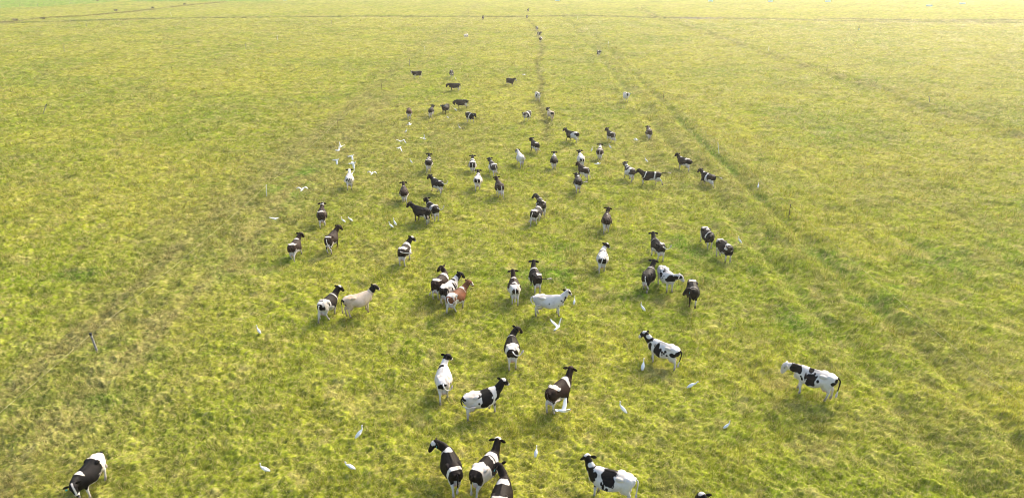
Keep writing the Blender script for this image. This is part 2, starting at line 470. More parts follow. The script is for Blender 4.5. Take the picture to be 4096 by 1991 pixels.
def build_grass():
    coll = bpy.data.collections.new("tuft_library")
    nv = 8
    for i in range(nv):
        coll.objects.link(tuft(100 + i, 30, .20, .30 + .05 * (i % 3), .020, [.12, .2, .3, .45][i % 4]))
    # constant screen density: spacing grows with distance
    K = .0105
    pts = []
    y = 15.0
    r = np.random.default_rng(5)
    while y < 260:
        s = K * math.hypot(y, CAM_H)
        half = .86 * y + 6
        n = int(2 * half / s)
        xs = np.linspace(-half, half, n) + r.uniform(-.5, .5, n) * s
        yy = y + r.uniform(-.55, .55, n) * s * 1.2
        pts.append(np.stack([xs, yy, np.full(n, s)], 1))
        y += s * (1.15 + .9 * sm(60, 300, y))
    # reeds and rank grass along drains and ridges
    for poly, wdt, n, sc in ((DRAIN, 1.6, 6000, 1.0), (DRAIN2, 2.5, 2500, 1.0), (DRAIN3, 2.0, 2500, 1.0)):
        poly = np.array(poly); L = np.hypot(*(poly[1:] - poly[:-1]).T); cum = np.concatenate([[0], np.cumsum(L)])
        t = r.uniform(0, cum[-1], n)
        gx = np.interp(t, cum, poly[:, 0]) + r.normal(0, wdt * .5, n); gy = np.interp(t, cum, poly[:, 1]) + r.normal(0, wdt * .5, n)
        keep = n2(t / 9., t * 0, 5) > .18
        pts.append(np.stack([gx, gy, np.full(n, .9)], 1)[keep])
    Pp = np.concatenate(pts)
    x, y, s = Pp.T
    Z = zones(x, y)
    # leave the worn path and some bare gaps thin
    keep = (r.random(len(x)) > .8 * np.exp(-(Z['dt'] / .5) ** 2)) & (r.random(len(x)) > .45 * sm(.62, .85, n2(x / 1.1, y / 1.1, 61)))
    x, y, s = x[keep], y[keep], s[keep]
    Z = {k: v[keep] for k, v in Z.items()}
    hh = height(x, y, Z)
    C = grass_colour(x, y, Z)
    C *= r.uniform(.82, 1.18, len(x))[:, None]
    d = np.hypot(x, y)
    lush = n2(x / 1.7, y / 1.7, 62)
    tall = .62 + .55 * sm(.35, .8, lush)
    trod = np.exp(-((Z['dl'] - 1) / 5.5) ** 2)
    tall *= 1 - .25 * trod
    ridge = np.exp(-(Z['dr'] / 3.) ** 2) + np.exp(-(Z['drr'] / 2.5) ** 2) + 1.2 * np.exp(-(Z['dd'] / 1.5) ** 2)
    tall *= 1 + .35 * ridge.clip(0, 1)
    sxy = np.maximum(.8, s / .36) * r.uniform(.85, 1.25, len(x)) * .8
    sz = tall * np.clip(sxy, .8, 1.35) * r.uniform(.8, 1.2, len(x))
    me = bpy.data.meshes.new("grass")
    me.vertices.add(len(x))
    me.vertices.foreach_set("co", np.stack([x, y, hh - .02], 1).astype(np.float32).ravel())
    def put(name, typ, arr, key):
        at = me.attributes.new(name, typ, 'POINT'); at.data.foreach_set(key, np.asarray(arr, dtype=np.int32 if typ == 'INT' else np.float32).ravel())
    put("tcol", 'FLOAT_COLOR', np.concatenate([C, np.ones((len(x), 1))], 1), "color")
    put("rot", 'FLOAT_VECTOR', np.stack([r.normal(0, .10, len(x)), r.normal(0, .10, len(x)), r.uniform(0, 6.283, len(x))], 1), "vector")
    put("scl", 'FLOAT_VECTOR', np.stack([sxy, sxy, sz], 1), "vector")
    put("vid", 'INT', r.integers(0, nv, len(x)), "value")
    o = link(bpy.data.objects.new("grass", me))
    ng = bpy.data.node_groups.new("scatter_grass", 'GeometryNodeTree')
    ng.interface.new_socket("Geometry", in_out='INPUT', socket_type='NodeSocketGeometry')
    ng.interface.new_socket("Geometry", in_out='OUTPUT', socket_type='NodeSocketGeometry')
    gi = ng.nodes.new('NodeGroupInput'); go = ng.nodes.new('NodeGroupOutput')
    ci = ng.nodes.new('GeometryNodeCollectionInfo'); ci.inputs[0].default_value = coll
    ci.inputs[1].default_value = True; ci.inputs[2].default_value = True
    ip = ng.nodes.new('GeometryNodeInstanceOnPoints')
    ip.inputs['Pick Instance'].default_value = True
    def attr(name, typ):
        a = ng.nodes.new('GeometryNodeInputNamedAttribute'); a.data_type = typ; a.inputs[0].default_value = name
        return a.outputs[0]
    ng.links.new(gi.outputs[0], ip.inputs['Points'])
    ng.links.new(ci.outputs[0], ip.inputs['Instance'])
    ng.links.new(attr("vid", 'INT'), ip.inputs['Instance Index'])
    ng.links.new(attr("rot", 'FLOAT_VECTOR'), ip.inputs['Rotation'])
    ng.links.new(attr("scl", 'FLOAT_VECTOR'), ip.inputs['Scale'])
    ng.links.new(ip.outputs[0], go.inputs[0])
    md = o.modifiers.new("scatter", 'NODES'); md.node_group = ng
    tag(o, "rough yellow green pasture grass covering the whole field", "grass", None, "stuff")
    print("tufts", len(x))
build_grass()

# haze box round the camera and everything built
def build_haze():
    x, y0, y1, z0, z1 = 21100., -200., 3300., -3., 19.5
    x = 22000.
    V = [(sx * x, sy, sz) for sz in (z0, z1) for sy in (y0, y1) for sx in (-1, 1)]
    F = [(0, 2, 3, 1), (4, 5, 7, 6), (0, 1, 5, 4), (1, 3, 7, 5), (3, 2, 6, 7), (2, 0, 4, 6)]
    me = mesh_from("haze", V, F, smooth=False)
    m = bpy.data.materials.new("haze"); m.use_nodes = True
    t = m.node_tree; t.nodes.remove(t.nodes["Principled BSDF"])
    v = t.nodes.new('ShaderNodeVolumePrincipled')
    v.inputs['Color'].default_value = (.99, .94, .80, 1)
    v.inputs['Density'].default_value = HAZE
    v.inputs['Anisotropy'].default_value = .6
    t.links.new(v.outputs[0], t.nodes["Material Output"].inputs['Volume'])
    me.materials.append(m)
    o = link(bpy.data.objects.new("haze", me))
    tag(o, "thin pale haze in the air over the far pasture", "haze", None, "stuff")
HAZE = .00045
build_haze()

# ----------------------------------------------------------------------------
# cows: one rest body (remeshed into a single skin), posed and painted per animal
# ----------------------------------------------------------------------------
def ring_tube(rings, n=14):
    """rings: (centre xyz, tangent xz angle rad, half width y, half depth) -> closed tube in the XZ plane"""
    V, F = [], []
    for (c, ang, wy, wd) in rings:
        ux, uz = -math.sin(ang), math.cos(ang)
        for k in range(n):
            a = 2 * math.pi * k / n
            V.append((c[0] + ux * wd * math.cos(a), c[1] + wy * math.sin(a), c[2] + uz * wd * math.cos(a)))
    for i in range(len(rings) - 1):
        for k in range(n):
            F.append((i * n + k, i * n + (k + 1) % n, (i + 1) * n + (k + 1) % n, (i + 1) * n + k))
    F.append(tuple(range(n - 1, -1, -1)))
    F.append(tuple((len(rings) - 1) * n + k for k in range(n)))
    return V, F

def ball(c, r, nu=12, nv=8):
    V, F = [], []
    for i in range(nv + 1):
        t = math.pi * i / nv
        for k in range(nu):
            p = 2 * math.pi * k / nu
            V.append((c[0] + r[0] * math.sin(t) * math.cos(p), c[1] + r[1] * math.sin(t) * math.sin(p), c[2] + r[2] * math.cos(t)))
    for i in range(nv):
        for k in range(nu):
            F.append((i * nu + k, (i + 1) * nu + k, (i + 1) * nu + (k + 1) % nu, i * nu + (k + 1) % nu))
    return V, F

def limb(path, radii, n=12):
    """tube through xyz points (any direction) with (wy, wd) radii, plus rounded joints"""
    parts = []
    rings = []
    for i, p in enumerate(path):
        a = path[max(0, i - 1)]; b = path[min(len(path) - 1, i + 1)]
        ang = math.atan2(b[2] - a[2], b[0] - a[0])
        rings.append((p, ang, radii[i][0], radii[i][1]))
    parts.append(ring_tube(rings, n))
    for p, r in zip(path, radii):
        parts.append(ball(p, (r[1] * .97, r[0] * .97, r[1] * .97)))
    return parts

def rest_cow(voxel, iters):
    parts = []
    # trunk: x, top, bottom, half width, bottom-heaviness
    S = [(-.90, 1.26, 1.04, .085, .0), (-.84, 1.315, .92, .165, .0), (-.72, 1.355, .82, .215, .0), (-.55, 1.385, .74, .25, .05), (-.36, 1.405, .63, .275, .12),
         (-.15, 1.385, .55, .325, .25), (.08, 1.37, .505, .345, .28), (.28, 1.375, .525, .325, .25), (.46, 1.40, .565, .275, .15), (.60, 1.405, .60, .23, .05),
         (.74, 1.36, .67, .185, .0), (.85, 1.24, .74, .12, .0)]
    n = 22
    V, F = [], []
    for (x, zt, zb, w, bh) in S:
        for k in range(n):
            a = 2 * math.pi * k / n
            ca, sa = math.cos(a), math.sin(a)
            zc, hz = (zt + zb) / 2, (zt - zb) / 2
            y = 1.15 * w * sa * (1 - bh * ca) * (abs(sa) ** -.12 if abs(sa) > 1e-6 else 1)
            V.append((x, y, zc + hz * ca))
    for i in range(len(S) - 1):
        for k in range(n):
            F.append((i * n + k, i * n + (k + 1) % n, (i + 1) * n + (k + 1) % n, (i + 1) * n + k))
    F.append(tuple(range(n - 1, -1, -1))); F.append(tuple((len(S) - 1) * n + k for k in range(n)))
    parts.append((V, F))
    # neck, head
    parts += limb([(.54, 0, 1.07), (.70, 0, 1.13), (.86, 0, 1.25), (1.00, 0, 1.38), (1.10, 0, 1.48)],
                  [(.20, .30), (.18, .275), (.155, .235), (.138, .20), (.126, .165)])
    parts += limb([(1.10, 0, 1.545), (1.17, 0, 1.485), (1.245, 0, 1.395), (1.315, 0, 1.295), (1.375, 0, 1.205), (1.40, 0, 1.165)],
                  [(.120, .118), (.146, .150), (.124, .140), (.096, .108), (.098, .092), (.072, .064)])
    parts.append(ball((1.115, 0, 1.60), (.075, .078, .06)))             # poll
    for s in (-1, 1):
        parts.append(ball((1.205, s * .118, 1.51), (.05, .035, .042)))  # brow
        # fore leg
        parts += limb([(.56, s * .165, 1.10), (.55, s * .175, .92), (.50, s * .17, .74), (.52, s * .165, .58), (.54, s * .16, .43), (.535, s * .16, .28), (.53, s * .16, .14), (.56, s * .16, .04)],
                      [(.085, .17), (.095, .15), (.085, .115), (.062, .078), (.056, .064), (.040, .046), (.046, .052), (.058, .070)])
        # hind leg
        parts += limb([(-.60, s * .15, 1.14), (-.58, s * .17, .96), (-.54, s * .175, .80), (-.62, s * .165, .66), (-.705, s * .155, .53), (-.69, s * .155, .36), (-.665, s * .155, .15), (-.63, s * .155, .04)],
                      [(.125, .25), (.122, .235), (.105, .185), (.072, .115), (.052, .074), (.041, .052), (.048, .054), (.058, .070)])
        parts.append(ball((-.34, s * .235, 1.275), (.16, .075, .085)))  # hook bone
        parts.append(ball((-.88, s * .085, 1.255), (.05, .04, .05)))    # pin bone
    parts.append(ball((-.50, 0, .61), (.23, .165, .20)))                 # udder
    for sx in (-.56, -.40):
        for sy in (-.07, .07):
            parts.append(ball((sx - .02, sy, .41), (.022, .022, .055), 8, 6))
    parts.append(ball((.78, 0, .76), (.10, .09, .13)))                  # brisket
    parts.append(ball((-.05, 0, 1.385), (.45, .035, .03)))              # spine
    VV, FF = [], []
    for (V, F) in parts:
        b = len(VV)
        VV += V; FF += [tuple(i + b for i in f) for f in F]
    me = mesh_from("rest", VV, FF)
    ob = bpy.data.objects.new("rest", me); COL.objects.link(ob)
    md = ob.modifiers.new("r", 'REMESH'); md.mode = 'VOXEL'; md.voxel_size = voxel
    dg = bpy.context.evaluated_depsgraph_get()
    em = bpy.data.meshes.new_from_object(ob.evaluated_get(dg))
    V = np.empty(len(em.vertices) * 3); em.vertices.foreach_get("co", V); V = V.reshape(-1, 3)
    F = np.array([list(p.vertices) for p in em.polygons])
    E = np.empty(len(em.edges) * 2, dtype=int); em.edges.foreach_get("vertices", E); E = E.reshape(-1, 2)
    deg = np.bincount(E.ravel(), minlength=len(V))[:, None]
    for _ in range(iters):
        acc = np.zeros_like(V)
        np.add.at(acc, E[:, 0], V[E[:, 1]]); np.add.at(acc, E[:, 1], V[E[:, 0]])
        V = V * .45 + .55 * acc / np.maximum(deg, 1)
    bpy.data.objects.remove(ob); bpy.data.meshes.remove(me); bpy.data.meshes.remove(em)
    return V, F

NA, NB = np.array([.60, 0, 1.12]), np.array([1.12, 0, 1.50])
NL = np.linalg.norm(NB - NA); ND = (NB - NA) / NL

def weights(V):
    s = (V - NA) @ ND / NL
    x, y, z = V.T
    W = {'s': s, 'w0': sm(.05, .50, s), 'w1': sm(.35, .80, s), 'wh': sm(.80, .97, s)}
    ud = ((x + .50) / .26) ** 2 + (y / .165) ** 2 + ((z - .58) / .26) ** 2 < 1
    for nm, sd in (('l', 1), ('r', -1)):
        f = sm(.92, .66, z) * sm(.0, .10, y * sd) * sm(.34, .20, abs(x - .53))
        h = sm(1.05, .72, z) * sm(.0, .10, y * sd) * sm(-.18, -.36, x)
        h = np.where(ud, 0, h)
        W['f' + nm] = f; W['h' + nm] = h
        W['fk' + nm] = f * sm(.50, .38, z); W['hk' + nm] = h * sm(.58, .47, z)
    return W

def full(n, key):
    W = {k: np.zeros(n) for k in ('s', 'w0', 'w1', 'wh', 'fl', 'fr', 'hl', 'hr', 'fkl', 'fkr', 'hkl', 'hkr')}
    if key == 'head':
        W['s'] += 1.2; W['w0'] += 1; W['w1'] += 1; W['wh'] += 1
    return W

def rot(V, w, piv, yaw, pit):
    """turn right by yaw, up by pitch (degrees), weighted per vertex"""
    yw = -np.radians(yaw) * w; pt = np.radians(pit) * w
    d = V - piv
    c, s = np.cos(pt), np.sin(pt)
    x = d[:, 0] * c - d[:, 2] * s; z = d[:, 0] * s + d[:, 2] * c
    c, s = np.cos(yw), np.sin(yw)
    return np.stack([x * c - d[:, 1] * s, x * s + d[:, 1] * c, z], 1) + piv

def pose(V, W, nyaw, npit, legs):
    V = V.copy()
    hy, hp = nyaw * .30, npit * .25
    V = rot(V, W['wh'], NA + ND * NL * .93, hy, -npit * .5 if npit > 0 else (-npit * .38 if npit > -68 else 0))
    V = rot(V, W['w1'], NA + ND * NL * .52, nyaw * .38, npit * .42)
    V = rot(V, W['w0'], NA + ND * NL * .10, nyaw * .36, npit * .42)
    fl, fr, hl, hr, kfl, kfr, khl, khr = legs
    for nm, sd, a, k in (('l', 1, fl, kfl), ('r', -1, fr, kfr)):
        V = rot(V, W['fk' + nm], np.array([.54, sd * .16, .43]), 0, -k)
        V = rot(V, W['f' + nm], np.array([.55, sd * .17, .98]), 0, a)
    for nm, sd, a, k in (('l', 1, hl, khl), ('r', -1, hr, khr)):
        V = rot(V, W['hk' + nm], np.array([-.70, sd * .155, .53]), 0, k)
        V = rot(V, W['h' + nm], np.array([-.58, sd * .16, 1.02]), 0, a)
    return V

GAITS = {
    'stand': (1, -2, -3, 3, 0, 0, 0, 0),
    'stand2': (-4, 3, 5, -4, 0, 0, 0, 0),
    'walk': (14, -13, -12, 15, 0, 4, -4, 6),
    'walk2': (-12, 15, 16, -13, 5, 0, 8, -4),
    'lift': (-6, 12, -10, 20, 0, 6, 0, -34),
    'run': (22, 14, -26, 24, 30, 24, -6, -20),
}

TAILS = {  # control points in cow space, from the tail head
    'hang': [(-.90, 0, 1.28), (-.98, 0, 1.20), (-.985, .0, 1.0), (-.97, .01, .75), (-.96, .02, .52), (-.96, .03, .34)],
    'hangr': [(-.90, 0, 1.28), (-.99, -.01, 1.19), (-1.0, -.05, 1.0), (-.99, -.12, .78), (-.98, -.20, .58), (-.98, -.26, .42)],
    'hangl': [(-.90, 0, 1.28), (-.99, .01, 1.19), (-1.0, .05, 1.0), (-.99, .12, .78), (-.98, .20, .58), (-.98, .26, .42)],
    'curlr': [(-.90, 0, 1.28), (-1.0, -.02, 1.22), (-1.04, -.10, 1.05), (-1.0, -.24, .96), (-.92, -.36, 1.02), (-.84, -.40, 1.16)],
    'curll': [(-.90, 0, 1.28), (-1.0, .02, 1.22), (-1.04, .10, 1.05), (-1.0, .24, .96), (-.92, .36, 1.02), (-.84, .40, 1.16)],
    'outr': [(-.90, 0, 1.29), (-1.0, -.08, 1.30), (-1.03, -.25, 1.27), (-1.0, -.45, 1.25), (-.97, -.65, 1.24), (-.95, -.82, 1.22)],
    'sider': [(-.90, 0, 1.28), (-.99, -.03, 1.22), (-1.0, -.16, 1.05), (-.88, -.30, .95), (-.66, -.36, .90), (-.42, -.36, .86)],
    'back': [(-.90, 0, 1.29), (-1.05, 0, 1.34), (-1.25, -.03, 1.36), (-1.45, -.07, 1.38), (-1.62, -.10, 1.36), (-1.75, -.12, 1.26)],
    'upr': [(-.90, 0, 1.29), (-1.02, -.04, 1.27), (-1.10, -.16, 1.18), (-1.10, -.32, 1.20), (-1.06, -.44, 1.33), (-1.02, -.50, 1.46)],
}

def tail_mesh(kind, lod):
    cp = np.array(TAILS[kind], float)
    nseg = 14 if lod == 0 else 9
    t = np.linspace(0, len(cp) - 1, nseg)
    def cr(t):                                             # Catmull-Rom
        i = min(int(t), len(cp) - 2); f = t - i
        p0, p1, p2, p3 = cp[max(i - 1, 0)], cp[i], cp[i + 1], cp[min(i + 2, len(cp) - 1)]
        return .5 * (2 * p1 + (p2 - p0) * f + (2 * p0 - 5 * p1 + 4 * p2 - p3) * f * f + (3 * p1 - p0 - 3 * p2 + p3) * f ** 3)
    P = np.array([cr(q) for q in t])
    q = np.linspace(0, 1, nseg)
    R = .034 * (1 - q) + .017 * q
    R = R + .034 * np.exp(-((q - .86) / .09) ** 2)
    R[-1] = .008
    T = np.gradient(P, axis=0); T /= np.linalg.norm(T, axis=1)[:, None]
    n = 8
    V, F = [], []
    for p, tt, r in zip(P, T, R):
        a = np.cross(tt, [0.31, .2, .93]); a /= np.linalg.norm(a); b = np.cross(tt, a)
        for k in range(n):
            g = 2 * math.pi * k / n
            V.append(p + r * (a * math.cos(g) + b * math.sin(g)))
    for i in range(nseg - 1):
        for k in range(n):
            F.append((i * n + k, (i + 1) * n + k, (i + 1) * n + (k + 1) % n, i * n + (k + 1) % n))
    return np.array(V), np.array(F), np.repeat(q, n)

def ear_mesh(sd, lod):
    nu, nv = (12, 8) if lod == 0 else (8, 5)
    V, F = ball((0, 0, 0), (1, 1, 1), nu, nv)
    V = np.array(V)
    # long axis z -> sideways; broad, cupped, tapered to a blunt tip
    t = (1 - V[:, 2]) / 2
    wid = np.sin(np.pi * np.clip(t * .93 + .03, 0, 1)) ** .7
    out = np.stack([V[:, 1] * .022, t * .245, V[:, 0] * .078 * wid / np.maximum(np.sqrt(1 - V[:, 2] ** 2 + 1e-4), .2)], 1)
    a = -.30                                               # droop
    y, z = out[:, 1] * math.cos(a) - out[:, 2] * math.sin(a), out[:, 1] * math.sin(a) + out[:, 2] * math.cos(a)
    x = out[:, 0] - .05 * t
    P = np.stack([x + 1.105, sd * (y + .10), z + 1.565], 1)
    F = np.array(F)
    if sd < 0: F = F[:, ::-1]
    return P, F

LODS = []
for vox, it in ((.024, 4), (.040, 2)):
    V, F = rest_cow(vox, it)
    LODS.append((V, F, weights(V)))
print("cow verts", [len(l[0]) for l in LODS])

# --- coat language -----------------------------------------------------------
# field > 0 dark, < 0 white (metres, roughly a signed distance on the rest body)
def D(x, z, rx, rz, side=0):  return ('e', 1, x, z, rx, rz, side)
def W(x, z, rx, rz, side=0):  return ('e', -1, x, z, rx, rz, side)
def BW(x0, x1, sl=.0, z0=0, side=0):  return ('b', -1, x0, x1, sl, z0, side)
def BD(x0, x1, sl=.0, z0=0, side=0):  return ('b', 1, x0, x1, sl, z0, side)
LEGS = ('legs', .60, .46); LEGSH = ('legs', .80, .55); BELLY = ('belly', .70)
HEADD = ('head', 1, .36); HEADW = ('head', -1, .80); NECKD = ('head', 1, .12); FACED = ('head', 1, .72)
BLAZE = ('blaze',); POLL = W(1.21, 1.63, .09, .085); MUZZ = W(1.57, 1.26, .11, .10)
WITH = W(.47, 1.43, .10, .20); RUMP = W(-.52, 1.42, .22, .17); UDW = W(-.60, .74, .20, .20)
THIGHS = D(-.86, 1.02, .20, .27)
COLLAR = BW(.46, .56, -.35, .95)

def coat(V, s, spec, seed):
    x, y, z = V.T
    base = spec[0]
    f = np.full(len(V), .3 * base)
    wob = .055 * (n3(V * 5.5 + seed, seed) - .5) * 2 + .025 * (n3(V * 16 + seed, seed + 1) - .5) * 2
    for p in spec[1:]:
        k = p[0]
        if k == 'e':
            _, sg, cx, cz, rx, rz, side = p
            if cx > 1.12:                                       # face marks are given along the head
                t, nn = (cx - 1.16) * .815 - (cz - 1.545) * .58, (cx - 1.16) * .58 + (cz - 1.545) * .815
                cx, cz = 1.10 + t * .59 + nn * .785, 1.545 - t * .746 + nn * .62
            q = np.sqrt(((x - cx) / rx) ** 2 + ((z - cz) / rz) ** 2 + 1e-9)
            d = (1 - q) * min(rx, rz)
            if side: d = np.minimum(d, y * side + .02)
            d = d + wob * min(1, 4 * min(rx, rz))
            f = np.maximum(f, d) if sg > 0 else np.minimum(f, -d)
        elif k == 'b':
            _, sg, x0, x1, sl, z0, side = p
            d = (x1 - x0) / 2 - np.abs(x - (x0 + x1) / 2 - sl * (z - 1.1))
            d = np.minimum(d, z - z0)
            if side: d = np.minimum(d, y * side + .02)
            d = d + wob * min(1, 5 * (x1 - x0))
            f = np.maximum(f, d) if sg > 0 else np.minimum(f, -d)
        elif k == 'legs':
            zl = np.where(x < 0, p[1], p[2])
            f = np.minimum(f, z - zl + wob * 1.6)
        elif k == 'belly':
            f = np.minimum(f, z - p[1] + np.maximum(0, np.abs(x) - .45) + wob)
        elif k == 'head':
            d = (s - p[2]) * NL + wob
            d = np.minimum(d, z - .8)
            f = np.maximum(f, d) if p[1] > 0 else np.minimum(f, -d)
        elif k == 'blaze':
            up = (x - 1.10) * .785 + (z - 1.545) * .62            # above the face axis
            d = np.minimum(.052 - np.abs(y) + .03 * np.clip(1.5 - z, 0, 1) - .02, up - .03)
            d = np.where((s > .90) & (x > 1.08), d, -.2)
            f = np.minimum(f, -d)
        elif k == 'spots':
            q = n3(V * p[1] + seed * 3.1, seed + 7)
            d = (q - p[2]) * .25
            d = np.minimum(d, np.minimum(x - p[3], p[4] - x))
            f = np.maximum(f, d)
    return f

def cow_material(name, white, stain):
    m = NT(name)
    co = m.objco()
    at = m.n('ShaderNodeAttribute', attribute_name="hide")
    sep = m.n('ShaderNodeSeparateColor'); m.l(at.outputs['Color'], sep.inputs[0])
    jag = m.math('MULTIPLY_ADD', m.noise(34, co, 3, .6), .06, -.03)
    dk = m.ramp01(m.math('ADD', sep.outputs[0], jag), -.010, .010)
    oi = m.n('ShaderNodeObjectInfo')
    big = m.noise(2.6, co); fine = m.noise(60, co, 2)
    wh = m.mix(m.math('MULTIPLY', m.ramp01(big, .42, .75), stain), white, tuple(c * k for c, k in zip(white, (.66, .58, .47))))
    dark = m.mix(m.math('MULTIPLY', m.ramp01(m.noise(3.3, co), .45, .75), .6), oi.outputs['Color'], m.mix(1.0, oi.outputs['Color'], (2.1, 1.7, 1.5), 'MULTIPLY'))
    c = m.mix(dk, wh, dark)
    c = m.mix(sep.outputs[1], c, (.60, .36, .29))                         # bare pink skin
    c = m.mix(m.math('MULTIPLY', sep.outputs[2], m.ramp01(m.noise(9, co), .25, .6), clamp=True), c, (.13, .085, .045))   # mud
    c = m.mix(m.math('MULTIPLY', fine, .18), c, m.mix(1.0, c, (.6, .6, .6), 'MULTIPLY'))
    m.l(c, m.p.inputs['Base Color'])
    m.p.inputs['Roughness'].default_value = .62
    m.p.inputs['Specular IOR Level'].default_value = .09
    m.bump(fine, .25, .01)
    return m.m
HIDE = cow_material("cow_hide", (.60, .56, .51), .7)
HIDE_TAN = cow_material("cow_hide_tan", (.56, .45, .34), .75)

def tag_material(name, col): return plain(name, col, .45, .05, 4)
TAGM = {'cyan': tag_material("tag_cyan", (.05, .46, .50)), 'yellow': tag_material("tag_yellow", (.72, .44, .03)), 'lime': tag_material("tag_lime", (.55, .62, .10))}

def ear_tag(cow, kind, sd, args):
    # small rounded plate hanging from the ear
    V = []
    for dx in (-.004, .004):
        for (a, b) in ((-.026, .035), (.026, .035), (.042, 0), (.042, -.05), (-.042, -.05), (-.042, 0)):
            V.append((1.13 + dx, sd * (.24 + a), 1.455 + b))
    n = 6
    F = [tuple(range(n)), tuple(range(2 * n - 1, n - 1, -1))] + [(k, n + k, n + (k + 1) % n, (k + 1) % n) for k in range(n)]
    V = pose(np.array(V), full(len(V), 'head'), *args)
    V[:, 2] += cow['lift']
    V *= np.array([.97, 1.0, .905])
    me = mesh_from("ear_tag", V, F, smooth=False)
    me.materials.append(TAGM[kind])
    o = bpy.data.objects.new("ear_tag", me)
    link(o, cow)
    o["label"] = {'cyan': "cyan plastic ear tag", 'yellow': "yellow plastic ear tag", 'lime': "lime green round ear tag"}[kind]

K = (.005, .0045, .005); KB = (.0085, .0055, .0045); BR = (.019, .0095, .0065); RB = (.15, .058, .026); GRY = (.030, .026, .022)
COWN = [0]
def cow(at, r, spec, label, dark=K, yaw=0, pit=0, gait='stand', tail='hang', tags=(), hide=None, size=1.0, taild=None, horns=False, udder=1.0, toff=None):
    """at: ('h', px, py) hind feet | ('f', px, py) fore feet | ('hf', hx, hy, fx, fy) | ('r', px, py) rump top | ('p', px, py) poll"""
    COWN[0] += 1
    seed = COWN[0] * 13 + 5
    rr = random.Random(seed)
    if at[0] == 'hf':
        a, b = G(at[1], at[2], .06), G(at[3], at[4], .06)
        fw = (b - a) / np.linalg.norm(b - a); ctr = (a + b) / 2 + fw * .05
    else:
        zz = {'h': .06, 'f': .06, 'r': 1.19 * size, 'p': 1.55 * size}[at[0]]
        a = G(at[1], at[2], zz)
        az = math.atan2(a[0], a[1]) + math.radians(r)
        fw = np.array([math.sin(az), math.cos(az), 0])
        ctr = a + fw * {'h': .62, 'f': -.55, 'r': .5, 'p': -1.15}[at[0]] * size
    dist = math.hypot(ctr[0], ctr[1])
    lod = 0 if dist < 52 else 1
    V0, F0, W0 = LODS[lod]
    legs = [g + rr.uniform(-2.5, 2.5) * (i < 4) for i, g in enumerate(GAITS[gait])]
    args = (yaw, pit, legs)
    f0 = coat(V0, W0['s'], spec, seed)
    x, y, z = V0.T
    ud = 1 - np.sqrt(((x + .51) / .25) ** 2 + (y / .17) ** 2 + ((z - .57) / .22) ** 2)
    pink = sm(0, .25, ud) * udder
    f0 = np.minimum(f0, -ud * .3 - .0) if udder > .3 else f0
    nose = sm(.10, .05, np.linalg.norm(V0 - np.array([1.42, 0, 1.165]), axis=1))
    f0 = np.where(nose > .5, np.where(f0.mean() > -.12, .03, -.05), f0)
    pink = np.maximum(pink, nose * .7 * (f0 < 0))
    pink = np.maximum(pink, sm(.045, .02, np.hypot((x + .93), (z - 1.13) * .6) + np.abs(y) * .8) * .8)
    mud = sm(.42, .08, z) * .8 + sm(.05, .02, z)
    Vp = pose(V0, W0, *args)
    Vs, Fs, Cs = [Vp], [F0], [np.stack([f0, pink, mud], 1)]
    lift = -Vp[:, 2].min()
    nb = len(V0)
    hd = coat(np.array([[1.12, .16, 1.58], [1.12, -.16, 1.58]]), np.array([1.0, 1.0]), [spec[0]] + [p for p in spec[1:] if p[0] in ('head',)], seed)
    for sd_, q in ((1, 0), (-1, 1)):
        EV, EF = ear_mesh(sd_, lod)
        Vs.append(pose(EV, full(len(EV), 'head'), *args)); Fs.append(EF + nb); nb += len(EV)
        Cs.append(np.stack([np.full(len(EV), .08 if toff == 'earsdark' else (.08 if hd[q] > 0 else -.08)), np.zeros(len(EV)), np.zeros(len(EV))], 1))
        # eye
        BV, BF = ball((1.235, sd_ * .136, 1.455), (.026, .018, .024), 8, 6)
        BV = np.array(BV); BF = np.array(BF)
        Vs.append(pose(BV, full(len(BV), 'head'), *args)); Fs.append(BF + nb); nb += len(BV)
        Cs.append(np.stack([np.full(len(BV), .2), np.zeros(len(BV)), np.zeros(len(BV))], 1))
        if horns:
            hp, hr = [(1.12, .08, 1.62), (1.13, .13, 1.66), (1.16, .17, 1.71), (1.20, .19, 1.74)], (.026, .022, .016, .006)
            HV, HF = [], []
            for p_, r_ in zip(hp, hr):
                for k in range(6):
                    g = k * math.pi / 3
                    HV.append((p_[0] + r_ * math.cos(g), sd_ * p_[1], p_[2] + r_ * math.sin(g)))
            for i in range(3):
                for k in range(6):
                    HF.append((i * 6 + k, i * 6 + (k + 1) % 6, i * 6 + 6 + (k + 1) % 6, i * 6 + 6 + k))
            HV = np.array(HV)
            Vs.append(pose(HV, full(len(HV), 'head'), *args)); Fs.append(np.array(HF) + nb); nb += len(HV)
            Cs.append(np.stack([np.full(len(HV), -.2), np.full(len(HV), .25), np.zeros(len(HV))], 1))
    TV, TF, tq = tail_mesh(tail, lod)
    td = coat(np.array([[-.9, 0, 1.25]]), np.zeros(1), spec, seed)[0] if taild is None else taild
    tcol = np.where(tq < (.45 if taild is None else .62), .08 if td > 0 else -.08, -.08)
    Vs.append(TV); Fs.append(TF + nb); nb += len(TV)
    Cs.append(np.stack([tcol, np.where(tq > .74, .18, 0), np.where(tq > .74, .35, 0)], 1))
    V = np.concatenate(Vs); F = np.concatenate(Fs); C = np.concatenate(Cs)
    V[:, 2] += lift
    V *= size
    V *= np.array([.97, 1.0, .905])
    me = mesh_from("cow", V, F.astype(np.int32))
    at_ = me.attributes.new("hide", 'FLOAT_COLOR', 'POINT')
    at_.data.foreach_set("color", np.concatenate([C, np.ones((len(C), 1))], 1).astype(np.float32).ravel())
    me.materials.append(hide or HIDE)
    o = bpy.data.objects.new("cow", me)
    o.color = (*dark, 1)
    gz = float(height(np.array([ctr[0]]), np.array([ctr[1]]))[0])
    o.location = (ctr[0], ctr[1], gz - .06)
